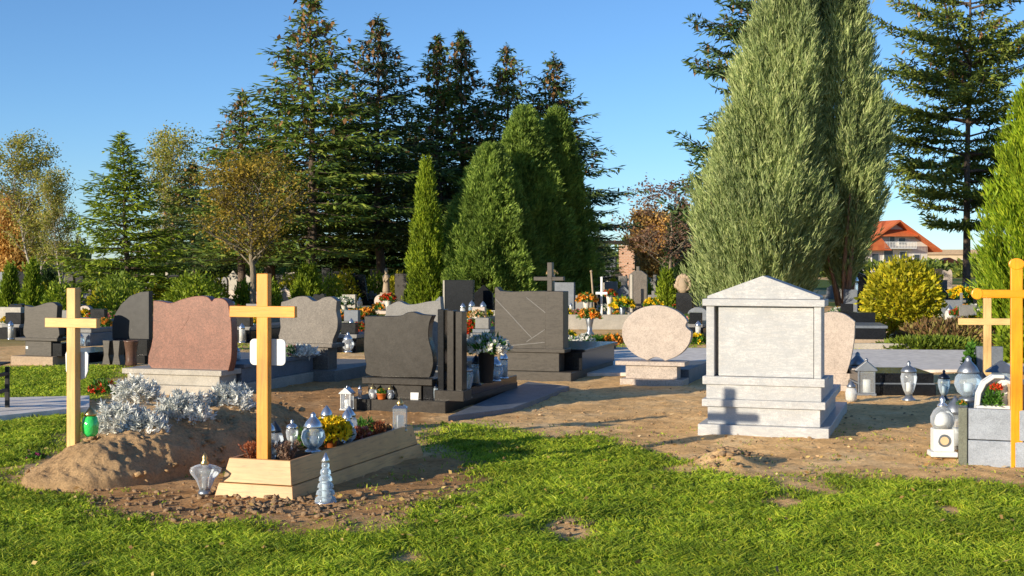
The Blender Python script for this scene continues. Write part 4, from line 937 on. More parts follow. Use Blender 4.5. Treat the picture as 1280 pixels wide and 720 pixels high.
# on the dark tomb base
X0, Y0, _ = G(492, 512)
def dpos(px, y, z): return AT(px, Y0+y, z)
lantern('arch', 'tall pale lantern at the left front corner of the dark brown tomb', dpos(434, -.05, 0), .85, R(-18), gl='glass')
lantern('tall', 'slim clear lantern second from left on the dark brown tomb base', dpos(450, .08, .10), .48)
lantern('urn', 'small gold capped jar lantern left of the orange pot on the dark tomb', dpos(466, .06, .10), .85, met='gold')
lantern('urn', 'small brown capped jar lantern right of the orange pot on the dark tomb', dpos(488, .05, .10), .8, met='gold')
lantern('tall', 'slim glass lantern by the foot of the polished pillars, left one', dpos(545, -.02, .10), .6, gl='blue_glass', met='dark_metal')
lantern('tall', 'slim glass lantern by the foot of the polished pillars, right one', dpos(553, -.02, .10), .55, gl='frost', met='steel')
lantern('vase', 'big blue glass goblet lantern in front of the black vase with white flowers', dpos(582, .12, .10), 1.15, gl='blue_glass', met='steel')
lantern('tall', 'dark tall lantern between the blue goblet and the black vase', dpos(595, .5, .19), 1.15, gl='blue_glass', met='dark_metal')
lantern('dome', 'bluish domed lantern to the right of the black vase', dpos(620, 1.0, .19), 1.05, gl='blue_glass')
lantern('tall', 'bluish tall lantern at the far end of the dark tomb cover', dpos(630, 1.35, .19), 1.05, gl='blue_glass')
o = put('white_card', M().prism([(-.04, 0), (.04, 0), (.045, .07), (-.04, .07)], -.004, .004), mat['card'], None, dpos(518, .0, .10), R(-12)); tag(o, 'blank white card leaning against the dark brown tomb', 'card')
# on the red tomb cover
X1, Y1, _ = G(212, 493)
lantern('urn', 'white capped lantern on the cream tomb just left of the white plaque', AT(297, Y1+.9, .318), .85, gl='frost')
lantern('urn', 'tiny white lantern between the red headstone and its larger neighbour', AT(287, Y1+.7, .318), .5, gl='frost')
# right side lanterns
lantern('arch', 'house shaped glass lantern right of the half hidden pink headstone', (*G(1083, 494)[:2], 0), S(45, 14.6)/.28, R(-14), met='steel')
lantern('urn', 'small round jar lantern left of the house shaped lantern', (*G(1064, 502)[:2], 0), 1.25, met='steel', gl='frost')
lantern('dome', 'dark capped domed lantern behind the house shaped one', (*G(1072, 484)[:2], 0), 1.6, met='steel', gl='blue_glass')
lantern('vase', 'large goblet lantern standing alone on the sand', (*G(1136, 501)[:2], 0), S(50, 14)/.335, met='steel')
lantern('vase', 'goblet lantern behind the white shrine lantern', (*G(1180, 500)[:2], 0), S(38, 14)/.335, met='dark_metal', gl='blue_glass')
lantern('mantel', 'white shrine lantern with round window and glass globe on the sand', (*G(1178, 570)[:2], 0), S(76, 9.95)/.35, R(-6))
lantern('urn', 'round glass jar lantern tucked behind the white shrine lantern', (*AT(1194, 10.35)[:2], .0), 2.3, met='steel')
lantern('dome', 'large steel blue domed lantern on the corner of the blue grey grave', kpos(.06, .5, .397), 1.35, gl='blue_glass', met='steel')
lantern('urn', 'dark capped lantern behind the steel blue domed one', kpos(.16, 1.2), 1.2, gl='blue_glass', met='dark_metal')

# ------------------------------------------------------------------ flowers and pots
def bouquet(name, lab, loc, r, green, petals, seed, pot=None, n_f=26, hgt=None, cat='flowers', group=None, fr=.35, head=.024):
    t = thing(name, lab, cat, loc, 0, group); rg = np.random.default_rng(seed); z0 = 0
    if pot:
        pm, pr, ph = pot; put('pot', M().lathe([(pr*.72, 0), (pr*.75, .004), (pr*.95, ph*.85), (pr*1.06, ph*.86), (pr*1.08, ph), (pr*.92, ph), (pr*.85, ph*.8)], 18), mat[pm], t); z0 = ph*.9
    hgt = hgt or r
    put('foliage', ball(seed, r, hgt, 420, r*.42, r*.13, .25, .6, True, .5), mat[green], t, (0, 0, z0))
    v = nrm(rg.normal(size=(n_f, 3))); v[:, 2] = np.abs(v[:, 2])*1.0+.15; v = nrm(v)
    P = []; D = []
    for k in range(n_f):
        c = v[k]*[r, r, hgt]*rg.uniform(.95, 1.2); m = 12
        dd = nrm(rg.normal(size=(m, 3)))+v[k]*.8; P.append(np.tile(c, (m, 1))); D.append(dd)
    pl = head*(r/.09)
    put('blossoms', leafmesh('blossoms', np.concatenate(P), np.concatenate(D), rg.uniform(.7, 1.2, 12*n_f)*pl, pl*.7, rg), mat[petals], t, (0, 0, z0)); return t
bouquet('potted_flowers', 'yellow chrysanthemum in an orange pot in the timber box', bpos(-.20, .92), .125, 'green', 'p_yellow', 81, ('terracotta', .05, .065), 190, .12, 'potted flowers')
bouquet('potted_flowers', 'pink and white blossoms behind the slim white lantern in the timber box', bpos(-.18, 1.38), .075, 'redgrass', 'p_pink', 82, None, 18)
def sprigs(name, lab, loc, r, h, m_, seed, n=500):
    t = thing(name, lab, 'plant', loc, 0); rg = np.random.default_rng(seed); a = rg.uniform(0, 6.28, n); lean = rg.uniform(0, 1, n)
    nb = 40; P = []; D = []
    for k in range(nb):
        d = nrm(np.array([math.cos(k*2.4)*.6*rg.random(), math.sin(k*2.4)*.6*rg.random(), 1.0])); m = n//nb; u = rg.random((m, 1))
        P.append(np.array([d[0], d[1], 0])*r*.4+d*h*u); D.append(d+rg.normal(0, .55, (m, 3)))
    P = np.concatenate(P); put('foliage', leafmesh('sprigs', P, np.concatenate(D), rg.uniform(.015, .03, len(P)), .007, rg), mat[m_], t)
    st = [((0, 0, -.02), (math.cos(k)*r*.5, math.sin(k)*r*.5, h*.8), .003, .002) for k in range(12)]; put('stem', segs_mesh('stem', st, 4), mat['trunk'], t)
sprigs('heather', 'faded heather clump right of the orange cross', bpos(-.20, .30, .18), .13, .13, 'heather', 83, 1500)
sprigs('heather', 'red brown heather left of the orange cross', bpos(-.42, .22, .18), .07, .12, 'redgrass', 84, 700)
sprigs('heather', 'reddish sprigs by the square glass lantern', bpos(-.14, 1.58, .18), .09, .11, 'redgrass', 85, 900)
bouquet('leafy_plant', 'leafy green plant in the timber box behind the silver domed lantern', bpos(-.34, .95), .12, 'green', 'green', 86, None, 2, .12, 'plant')
bouquet('leafy_plant', 'leafy green plant near the far end of the timber box', bpos(-.34, 1.75), .10, 'green', 'green', 87, None, 2, .09, 'plant')
sprigs('silver_sprigs', 'small silvery sprigs between cross and heather', bpos(-.30, .26, .18), .05, .10, 'miller', 88, 500)
bouquet('vase_flowers', 'white flower bunch in a black vase on the dark tomb', AT(608, 12.95+.5, .24), .20, 'green', 'p_white', 89, ('black', .09, .34), 110, .14, 'flowers')
bouquet('flower_bunch', 'pale peach roses beside the white bunch on the dark tomb', AT(577, 12.95+.35, .36), .06, 'green', 'p_cream', 90, None, 14, .08)
lp = AT(577, 12.95+.35, .19); t = thing('vase', 'narrow grey vase holding the peach roses', 'vase', lp); put('vase', M().lathe([(.03,0),(.035,.01),(.028,.05),(.04,.17),(.036,.175)], 14), mat['steel'], t)
bouquet('flower_pot', 'small orange pot of blossoms on the dark tomb base', dpos(477, .03, .10), .045, 'green', 'p_orange', 91, ('terracotta', .05, .06), 16)
bouquet('flower_bunch', 'white and pink bouquet lying on the cream tomb right of the plaque', AT(378, Y1+1.6, .318), .17, 'miller', 'p_white', 92, None, 40, .10)
bouquet('flower_bunch', 'crimson blossoms next to the white bouquet on the cream tomb', AT(364, Y1+1.5, .318), .08, 'green', 'p_pink', 93, None, 18, .13)
bouquet('flower_patch', 'red flowers in the grass at the left corner of the cream tomb', (*G(129, 492)[:2], 0), .14, 'green', 'p_red', 94, None, 20, .12)
bouquet('flower_patch', 'purple blossoms lying in the grass by the earth mound', (*G(45, 574)[:2], 0), .06, 'green', 'p_purple', 95, None, 16, .04)
def planter():
    t = thing('planter', 'scooped white planter with green leaves on the blue grey grave', 'planter', kpos(.22, .16, .363), R(-8))
    P = [(-.10, 0), (.13, 0), (.15, .05), (.15, .24), (.10, .27), (.02, .27), (-.05, .22), (-.09, .13)]
    In = [(-.05, .045), (.10, .045), (.115, .20), (.05, .215), (.0, .19), (-.045, .12)]
    put('shell', M().prism(P, .06, .10), mat['white'], t, bevel=.01)
    put('tray', M().box(-.10, .14, -.02, .06, 0, .045), mat['white'], t, bevel=.008)
    put('rim', M().prism([(-.10, .046), (-.075, .046), (-.065, .13), (-.03, .20), (.03, .245), (.10, .245), (.10, .27), (.02, .27), (-.05, .22), (-.09, .13)], -.005, .06), mat['white'], t, bevel=.006)
    put('leaves', ball(96, .06, .13, 500, .035, .012), mat['green'], t, (.02, .02, .045)); put('blossoms', ball(97, .04, .035, 160, .022, .016), mat['p_red'], t, (.045, .01, .165))
planter()
t = thing('wooden_box', 'pale wooden lantern box behind the yellow orange cross', 'box', kpos(.42, .14, .363), R(-8))
put('body', M().box(-.06, .2, -.05, .12, 0, .21), mat['bwood'], t, bevel=.004); put('lid', M().box(-.08, .22, -.07, .14, .212, .235), mat['white'], t, bevel=.004)
t = thing('dark_roof_lantern', 'dark blue peaked lantern on top of the planter area', 'lantern', kpos(.30, .9, .36), R(-20))
put('body', M().box(-.07, .07, -.07, .07, 0, .24), mat['blue_glass'], t, bevel=.004); put('roof', M().hexa([(-.12,-.1,.242),(.12,-.1,.242),(.12,.1,.242),(-.12,.1,.242)], [(-.01,-.01,.33),(.01,-.01,.33),(.01,.01,.33),(-.01,.01,.33)]), mat['steel'], t)
bouquet('flower_bunch', 'dusty red flowers behind the shrine lantern by the grey corner post', kpos(.02, .22, .397), .035, 'green', 'p_orange', 98, None, 12)

# black slab graves seen on the sand at the right
X2, Y2, _ = G(1135, 497)
t = thing('low_grave', 'low black double slab behind the goblet lantern on the sand', 'grave', (X2, Y2+.25, 0), R(-4))
B('slab', t, mat['dark_gran'], -.48, .38, 0, .9, -.03, .115); B('band', t, mat['blue_gran'], -.47, .37, .01, .9, .117, .135); B('slab', t, mat['dark_gran'], -.46, .36, .03, .9, .137, .24); B('kerb', t, mat['cream_gran'], -.50, .40, .94, 1.06, -.03, .19)
t = thing('step_grave', 'dark stepped grave with sandy kerb left of the golden bush', 'grave', (*G(1078, 436)[:2], 0), R(-10))
B('kerb', t, mat['cream_gran'], -.3, .75, -.1, .0, -.03, .10); B('kerb', t, mat['tan_stone'], -.35, .8, .35, .5, -.03, .14); B('slab', t, mat['dark_gran'], -.30, .45, .6, 1.9, 0, .32); B('rim', t, mat['blue_gran'], -.33, .48, .57, 1.92, .322, .37); B('slab', t, mat['dark_gran'], -.26, .40, 1.95, 2.4, 0, .55)
t = thing('grey_block', 'square blue grey stone block behind the pale timber cross', 'headstone', (*G(1237, 470)[:2], 0), R(-8))
B('stone', t, mat['blue_gran'], -.15, .17, 0, .12, 0, .38); B('base', t, mat['mid_gran'], -.2, .22, -.03, .5, 0, .06)

# ------------------------------------------------------------------ far rows
def stone(px, top, by, w_, shape, m_, lab, base=True, name='headstone', grp=None, mb=None):
    x, y, _ = G(px, by); ww = S(w_, y)/2/.95; hh = S(by-top, y)
    t = thing(name, lab, 'headstone', (x, y, 0), ROW+R((px*7) % 9-4), grp)
    bz = hh*.16 if base else 0
    if base: B('plinth', t, mat[mb or m_], -ww*1.18, ww*1.18, -.05, .30, 0, bz, .01); B('slab', t, mat[mb or m_], -ww*1.25, ww*1.25, .32, 1.9, 0, bz*.9+.06, .01)
    z0 = bz
    if shape == 'rect': P = [(-ww, z0), (ww, z0), (ww, hh), (-ww, hh)]
    elif shape == 'arch': P = [(-ww, z0), (ww, z0)]+[(ww*math.cos(a), hh-ww*.8+ww*.8*math.sin(a)) for a in [i*math.pi/10 for i in range(11)]]
    elif shape == 'gable': P = [(-ww, z0), (ww, z0), (ww*.92, hh*.72), (0, hh), (-ww*.92, hh*.72)]
    elif shape == 'trap': P = [(-ww, z0), (ww, z0), (ww*.62, hh), (-ww*.62, hh)]
    elif shape == 'slant': P = [(-ww, z0), (ww, z0), (ww, hh*.75), (ww*.3, hh*.88), (-ww*.5, hh), (-ww, hh*.9)]
    elif shape == 'wave': P = smooth_outline([(-ww, z0), (-ww, z0), (ww, z0), (ww, z0), (ww*1.05, hh*.85), (ww*.6, hh), (ww*.1, hh*.93), (-ww*.5, hh*.97), (-ww, hh*.88)], 3)
    elif shape == 'cross':
        a = ww*.30; P = [(-a, z0), (a, z0), (a, hh*.62), (ww, hh*.62), (ww, hh*.62+2*a), (a, hh*.62+2*a), (a, hh), (-a, hh), (-a, hh*.62+2*a), (-ww, hh*.62+2*a), (-ww, hh*.62), (-a, hh*.62)]
    elif shape == 'stele': P = [(-ww, z0), (ww, z0), (ww, hh*.84), (ww*.4, hh*.92), (ww*.15, hh*.92), (ww*.15, hh), (-ww*.15, hh), (-ww*.15, hh*.92), (-ww*.4, hh*.92), (-ww, hh*.84)]
    put('stone', M().prism(P, .02, .16), mat[m_], t, bevel=.008); return t
far = [
 (27,338,374,20,'wave','dark_gran','small black headstone between the two pointed thujas at far left'),
 (68,330,368,26,'slant','blue_gran','blue grey slanted headstone right of the far left thujas'),
 (4,340,374,14,'rect','blue_gran','pale blue headstone cut by the left edge'),
 (95,332,372,17,'wave','dark_gran','black rounded headstone just above the pale pine cross'),
 (122,332,366,12,'arch','mid_gran','little grey arched headstone under the young spruce left side'),
 (114,367,392,24,'rect','blue_gran','low blue headstone with yellow flowers right of the pale pine cross'),
 (8,384,410,40,'rect','cream_gran','long pale low headstone at the left edge behind the small brown one'),
 (88,390,408,34,'rect','mid_gran','low grey stone slab behind the pine cross arm'),
 (291,338,372,20,'gable','cream_gran','pale gabled headstone right behind the red one beside a tree trunk'),
 (240,334,362,9,'cross','cream_gran','small white cross above the green shrub behind the red headstone'),
 (262,333,360,10,'arch','cream_gran','small white arched stone under the spruce at the red headstone'),
 (407,335,376,11,'rect','dark_gran','slim black stele right of the bright small thuja'),
 (447,343,382,25,'trap','dark_gran','black tapering headstone above the orange flowers'),
 (466,336,376,8,'rect','dark_gran','narrow black pillar stone touching the black tapering headstone'),
 (501,342,384,16,'rect','brown_gran','dark brown upright slab right of the tan statue'),
 (573,350,396,36,'rect','dark_gran','square black headstone with pale left rim behind the polished pillars'),
 (604,356,394,24,'gable','dark_gran','black gabled headstone right of the square black one'),
 (612,388,410,34,'rect','cream_gran','cream low slab left of the weathered brown headstone'),
 (705,353,392,24,'rect','blue_gran','slate blue headstone right of the stone cross'),
 (763,352,386,15,'rect','mid_gran','small grey headstone with red wreath right of the thin white cross'),
 (797,333,400,22,'stele','grey_gran','tall purple grey stele topped by a thin cross'),
 (855,366,402,20,'rect','dark_gran','dark pedestal carrying a stone wreath left of the white tomb'),
 (872,384,412,26,'arch','blue_gran','low rounded blue stone left of the white tomb eave'),
 (1063,362,402,16,'rect','blue_gran','blue grey headstone between juniper trunks and golden bush'),
 (1078,340,372,20,'slant','dark_gran','dark headstone below the orange roofed house left end'),
 (1165,372,398,14,'arch','blue_gran','small blue arched stone right of the golden bush'),
 (1190,375,402,24,'rect','blue_gran','square slate stone below the fir trunk'),
 (1178,350,376,11,'rect','mid_gran','tiny grey stone under the far house wall'),
 (1202,366,398,10,'cross','mid_gran','small grey cross beside the yellow shrub under the fir'),
 (1224,368,404,13,'arch','dark_gran','dark arched stone left of the lime thuja'),
 (339,337,362,8,'arch','mid_gran','tiny grey stone right of the orange cross top'),
 (362,340,372,12,'rect','cream_gran','little pale stone between two thin trunks'),
 (230,338,366,12,'rect','dark_gran','small black stone half in the green shrub behind the red headstone'),
 (425,342,368,9,'cross','tan_stone','tiny tan cross left of the black tapering headstone'),
 (528,345,372,12,'arch','mid_gran','grey arched stone behind the thin column thuja foot'),
 (636,352,384,12,'wave','mid_gran','grey stone peeking over the left end of the weathered brown headstone'),
 (660,350,380,16,'rect','brown_gran','dark brown stone in the cypress shade behind the stone cross'),
 (735,345,378,12,'rect','dark_gran','narrow black stone left of the thin white cross'),
 (778,345,378,10,'rect','cream_gran','thin pale stone behind the yellow bouquet'),
 (826,350,384,13,'rect','dark_gran','black stone behind the little bright thuja'),
 (843,345,380,12,'wave','mid_gran','grey stone left of the stone wreath pedestal'),
 (1150,345,372,9,'rect','mid_gran','pale stone top peeking right of the golden bush crown'),
 (187,352,376,12,'arch','blue_gran','bluish arched stone above the black fin headstone'),
 (140,340,366,9,'cross','mid_gran','little grey cross against the young spruce'),
]
for a in far: stone(*a)
# scattered rows far away under the trees
rnd = random.Random(12); cols = {'dark_gran': 'black', 'mid_gran': 'grey', 'cream_gran': 'pale cream', 'blue_gran': 'bluish', 'brown_gran': 'dark brown', 'tan_stone': 'tan'}
where = [(2,30,'at the far left edge'),(48,66,'between the birch trunks'),(100,118,'above the pine cross'),(170,200,'behind the young spruce'),(206,226,'left of the spruce row'),(255,285,'under the left shoulder of the spruces'),(325,345,'by the autumn tree trunk'),(350,378,'right of the autumn tree trunk'),(392,404,'under the tallest spruce'),(415,440,'below the second spruce'),(470,492,'between the spruce trunks'),(505,520,'left of the column thuja'),(545,560,'right of the column thuja'),(712,726,'below the distant spruce'),(738,750,'before the brick building'),(768,784,'before the patterned wall'),(806,822,'under the orange shrub'),(1170,1184,'below the far houses'),(1228,1240,'by the lime thuja')]
look = [('arch','arched'),('rect','square'),('cross','cross shaped'),('gable','gabled')]
for i, (x0, x1, wt) in enumerate(where):
    for j in range(2):
        mm = list(cols)[(i*3+j*2+1) % 6]; sh_, sw = look[(i+j*3) % 4]; by = rnd.uniform(356, 366)+j*3; top = by-rnd.uniform(17, 25); wd = rnd.uniform(8, 14)*(.7 if sh_ == 'cross' else 1)
        stone(x0+(x1-x0)*(j*.8+.1), top, by, wd, sh_, mm, f'tiny far off {cols[mm]} {sw} gravestone {wt}', name='gravestone')
rows2 = [(14,'left of the small brown grey headstone'),(80,'right of the small brown grey headstone'),(100,'below the yellow flowers by the pine cross'),(300,'between red headstone and orange cross'),(322,'behind the orange cross post'),(352,'above the rippled grey headstone'),(392,'right shoulder of the rippled grey headstone'),(430,'left of the dark brown headstone'),(470,'above the dark brown headstone'),(545,'above the polished pillars'),(600,'left above the weathered brown headstone'),(640,'over the weathered brown headstone'),(696,'by the stone cross arm'),(722,'under the orange flowers'),(748,'at the thin white cross'),(772,'by the cream stone post'),(812,'right of the purple grey stele'),(838,'at the foot of the little bright thuja'),(880,'left of the white tomb roof'),(1048,'among the reddish juniper stems'),(1076,'left of the golden bush'),(1172,'above the reddish hedge'),(1196,'above the right end of the reddish hedge'),(1220,'left of the pale timber cross')]
cl2 = ['blue_gran','dark_gran','mid_gran','cream_gran','pink_gran','brown_gran']; cn2 = {'pink_gran': 'pinkish', **cols}
sh2 = [('wave','wavy topped'),('rect','square'),('arch','round topped'),('gable','pointed'),('cross','cross shaped'),('slant','slanted')]
rnd = random.Random(77)
for i, (px, wt) in enumerate(rows2):
    for j in range(2):
        mm = cl2[(i*2+j*3+rnd.randint(0, 1)) % 6]; k_, w_ = sh2[(i+j*2) % 6]
        if px in (14, 80, 100, 880): by = rnd.uniform(400, 412)-j*18
        else: by = rnd.uniform(384, 396)-j*14
        h_ = rnd.uniform(22, 32)-j*5; ww_ = rnd.uniform(13, 21)*(.6 if k_ == 'cross' else 1)
        stone(px+(-6 if j else 6)+rnd.uniform(-2, 2), by-h_, by, ww_, k_, mm, f'{cn2[mm]} {w_} memorial {wt}, {"farther" if j else "nearer"} one', name='memorial')
rnd = random.Random(5)
for i, (px, wt) in enumerate([(216,'left of the small white cross behind the red headstone'),(275,'left of the pale gabled headstone'),(308,'left of the autumn tree trunk'),(332,'right of the autumn tree trunk'),(356,'above the rippled grey headstone left half'),(376,'above the rippled grey headstone right half'),(421,'right of the slim black stele'),(436,'hugging the black tapering headstone on its left'),(484,'under the tan robed statue'),(506,'left of the column thuja foot'),(558,'right of the column thuja foot'),(588,'above the black gabled headstone'),(626,'above the weathered brown headstone left corner'),(668,'left of the stone cross'),(716,'right of the slate blue headstone'),(818,'right of the tall purple grey stele'),(190,'above the fin headstone right edge'),(85,'left of the black rounded headstone over the pine cross'),(1160,'right of the golden bush crown'),(1184,'below the low brown roofed house')]):
    mm = ['dark_gran','mid_gran','cream_gran','brown_gran','blue_gran','pink_gran','dark_gran'][i % 7]; k_, w_ = sh2[(i*5+1) % 6]; by = rnd.uniform(374, 382); h_ = rnd.uniform(28, 38)
    stone(px, by-h_, by, rnd.uniform(11, 17)*(.75 if k_ == 'cross' else 1), k_, mm, f'tall {cn2[mm]} {w_} monument {wt}', name='monument')
# pieces that top or stand among them
B('rim', bpy.data.objects[[o.name for o in bpy.data.objects if o.get('label', '').startswith('square black headstone with pale')][0]], mat['cream_gran'], -.45, -.40, .0, .17, .17, 1.0, .004)
def statue(px, top, by, lab, m_='tan_stone'):
    x, y, _ = G(px, by); h = S(by-top, y); t = thing('statue', lab, 'statue', (x, y, 0), ROW); k = h/1.3
    B('pedestal', t, mat[m_], -.16*k, .16*k, -.12*k, .12*k, 0, .55*k); f = M().lathe([(.11*k, .552*k), (.12*k, .6*k), (.09*k, .85*k), (.11*k, 1.02*k), (.10*k, 1.08*k), (.04*k, 1.12*k), (.045*k, 1.15*k), (.06*k, 1.2*k), (.05*k, 1.27*k), (.02*k, 1.3*k)], 12)
    f.tube((-.1*k, 0, 1.05*k), (-.03*k, -.12*k, .88*k), .03*k, .025*k); f.tube((.1*k, 0, 1.05*k), (.03*k, -.12*k, .88*k), .03*k, .025*k); put('figure', f, mat[m_], t)
statue(483, 335, 388, 'tan robed statue on a pedestal with red flowers climbing it')
statue(513, 334, 380, 'small pale statue standing right of the dark brown slab', 'cream_gran')
statue(113, 350, 380, 'small white statue right above the low blue headstone', 'cream_gran')
# thin white cross and leaning pale post, stone wreath
x, y, _ = G(752, 402); t = thing('metal_cross', 'thin white metal cross in front of the brick building', 'cross', (x, y, 0), ROW)
put('post', M().box(-.025, .025, -.02, .02, 0, S(56, y)), mat['white'], t); put('arm', M().box(-.15, .15, -.018, .018, S(34, y), S(37, y)), mat['white'], t)
x, y, _ = G(743, 390); t = thing('leaning_post', 'pale post leaning left of the thin white cross', 'post', (x, y, 0), ROW)
put('post', M().tube((0, 0, 0), (-.10, 0, S(50, y)), .035, .028), mat['tan_stone'], t); put('cap', M().lathe([(.04, 0), (.045, .03), (.01, .06)], 10), mat['tan_stone'], t, (-.10, 0, S(50, y)))
x, y, _ = G(789, 401); o = tag(put('edge_post', M().box(-.035, .035, -.05, .05, 0, S(58, y)), mat['cream_gran'], None, (x, y-.1, 0), ROW, .006), 'slim cream stone post left of the purple grey stele', 'post')
x, y, _ = G(855, 402); t = thing('stone_wreath', 'tan carved wreath standing on the dark pedestal', 'wreath', (x, y+.09, S(36, y)), ROW)
wr = M(); 
for k in range(14): a = k*math.pi/7; wr.blob((.17*math.cos(a), 0, .24+.17*math.sin(a)), .075, k, .3, 1)
put('ring', wr, mat['tan_stone'], t); put('core', M().lathe([(.1, 0), (.13, .1), (.14, .25), (.1, .38)], 12), mat['tan_stone'], t)
# low cream wall of a tomb behind the round headstone
x, y, _ = G(745, 412); t = thing('kerb_tomb', 'long cream tomb kerb behind the flowers left of the round headstone', 'tomb', (x, y, 0), R(-3))
B('front_kerb', t, mat['cream_gran'], -.85, .85, 0, .12, 0, .33); B('side_kerb', t, mat['cream_gran'], -.85, -.75, .122, 1.6, 0, .33); B('side_kerb', t, mat['cream_gran'], .75, .85, .122, 1.6, 0, .33); B('cover', t, mat['mid_gran'], -.748, .748, .122, 1.6, 0, .27)
x, y, _ = G(700, 430)
fl = [
 (712,428,20,.17,'p_white','white and yellow flowers on the right end of the weathered brown tomb'),(708,418,20.5,.13,'p_yellow','yellow flowers against the weathered brown headstone pillar'),(730,424,21.5,.15,'p_white','pale bunch in front of the cream kerb'),
 (748,425,22,.14,'green','leafy tuft in front of the cream kerb'),(765,424,22,.17,'p_orange','orange red flowers just left of the round headstone'),
 (733,372,33,.22,'p_orange','orange flowers right of the slate blue headstone'),(737,392,27,.2,'p_orange','bowl of orange flowers behind the cream kerb'),(762,366,34,.16,'p_red','red wreath on the small grey headstone'),
 (778,378,31,.24,'p_yellow','bright yellow bouquet left of the cream stone post'),(816,378,32,.2,'p_yellow','yellow flowers right of the purple grey stele'),(420,398,27,.28,'p_orange','orange flowers right of the rippled grey headstone'),
 (404,396,27.5,.16,'p_red','red flowers touching the rippled grey headstone edge'),(453,394,29,.3,'p_orange','big orange mound of chrysanthemums above the dark brown headstone'),(485,372,36,.2,'p_red','dark red flowers at the tan statue'),
 (105,392,30,.18,'p_yellow','yellow flowers right beside the pale pine cross post'),(131,396,29,.22,'p_yellow','large yellow flowers left of the black fin headstone'),(60,362,40,.2,'p_yellow','yellow flowers at the blue grey slanted headstone'),
 (598,392,28,.14,'p_cream','apricot flower ball behind the polished pillars'),(585,412,24,.14,'p_red','red flowers above the white bunch'),(589,402,26,.1,'p_white','white flowers left of the cream low slab'),
 (1202,366,45,.4,'p_yellow','yellow flowers at the foot of the fir trunk'),(1213,402,26,.22,'p_yellow','yellow flowers left of the pale timber cross'),(1205,388,34,.25,'p_orange','orange flowers below the fir trunk'),(1216,385,30,.16,'p_white','white flowers left of the rounded arm end'),
 (1095,380,40,.3,'p_yellow','yellow flowers left of the golden bush crown'),(870,430,24,.17,'p_yellow','yellow flowers between round headstone and white tomb'),(866,418,25,.13,'p_pink','pink flowers between round headstone and white tomb'),
 (430,376,38,.25,'p_white','cream flowers at the black tapering headstone'),(30,366,38,.15,'p_white','white flowers under the small black headstone'),(1170,408,28,.2,'p_white','white flowers behind the reddish hedge'),
 (690,340,40,.15,'p_cream','pale flowers beside the stone cross arm')]
for k, (px, py, Y, r, m_, lab) in enumerate(fl):
    z = max(0, ZH(py, Y)-r*.5) if py < 430 else 0
    t = bouquet('flower_bunch', lab, AT(px, Y, 0), r, 'green', m_, 120+k, None, 34, r*.8, 'flowers', None, .4, .03)
    if z > .08:     # stands in a vase that reaches the ground
        for c_ in t.children: c_.location.z = z
        put('vase', M().lathe([(.09, 0), (.1, .02), (.05, .08), (.06, z*.6), (.09, z), (.085, z+.02)], 14), mat['cream_pl' if k % 2 else 'steel'], t)
low = [(12,424,34,'dark_gran','left of the small brown grey headstone foot'),(100,432,30,'blue_gran','between pine cross and fin headstone'),(118,418,30,'dark_gran','behind the fin headstone left side'),(300,428,30,'dark_gran','between red headstone and orange cross post'),(312,410,24,'mid_gran','seen just left of the orange cross post'),(432,440,30,'dark_gran','between rippled grey and dark brown headstones'),(436,420,28,'blue_gran','left behind the dark brown headstone'),(600,432,26,'mid_gran','behind the black vase'),(596,415,24,'pink_gran','behind the apricot flower ball'),(868,424,22,'dark_gran','between round headstone and white tomb'),(1062,425,20,'mid_gran','just above the half hidden pink headstone'),(1058,410,22,'dark_gran','at the reddish juniper stems'),(1210,412,30,'mid_gran','behind the left end of the pale timber cross arm')]
for i, (px, by, w_, mm, wt) in enumerate(low):
    x, y, _ = G(px, by); hw2 = S(w_, y)/2; t = thing('slab_grave', f'low {cn2[mm]} slab grave {wt}', 'grave', (x, y, 0), ROW)
    B('kerb', t, mat[mm], -hw2, hw2, 0, 1.9, -.03, .22, .01); B('slab', t, mat['mid_gran' if mm != 'mid_gran' else 'blue_gran'], -hw2*.9, hw2*.9, .06, 1.8, .222, .29, .01); B('headpiece', t, mat[mm], -hw2*.7, hw2*.7, .10, .22, .292, .292+S(14, y), .01)
    for q in range(2):
        c_ = ['p_yellow','p_white','p_red','p_orange','p_pink'][(i+q*2) % 5]; nm_ = dict(p_white='white', p_yellow='yellow', p_red='red', p_orange='orange', p_pink='pink')[c_]
        bouquet('slab_flowers', f'{nm_} flowers on the slab grave {wt}', (x+(q-.5)*hw2*1.1, y+.35+q*.7, .29), .13+.05*((i+q) % 2), 'green', c_, 500+i*2+q, None, 40, .13, 'flowers')
    lantern(('tall', 'urn', 'dome')[i % 3], f'{("white", "blue", "clear")[i % 3]} lantern on the ground {wt}', (x+hw2*.3, y-.15, 0), 1.3, gl=('frost', 'blue_glass', 'glass')[i % 3], name='ground_lantern')
pc = ['p_white','p_yellow','p_red','p_orange','p_pink','p_cream','p_purple']; pn = dict(p_white='white', p_yellow='yellow', p_red='red', p_orange='orange', p_pink='pink', p_cream='apricot', p_purple='purple')
for i, (px, wt) in enumerate(rows2):
    by = rnd.uniform(392, 402) if px not in (14, 80, 100) else 415
    mm = pc[(i*3) % 7]; x, y, _ = G(px+rnd.uniform(-8, 8), by)
    bouquet('grave_flowers', f'low {pn[mm]} grave flowers {wt}', (x, y, rnd.choice((0, .12))), rnd.uniform(.13, .22), 'green', mm, 300+i, None, 34, .16, 'flowers')
    x, y, _ = G(px+rnd.uniform(-11, 11), by-3); lantern(('tall', 'urn', 'box')[i % 3], f'small {("white", "blue", "clear")[i % 3]} grave lantern {wt}', (x, y, 0), rnd.uniform(1.0, 1.5), gl=('frost', 'blue_glass', 'glass')[i % 3], name='small_lantern')
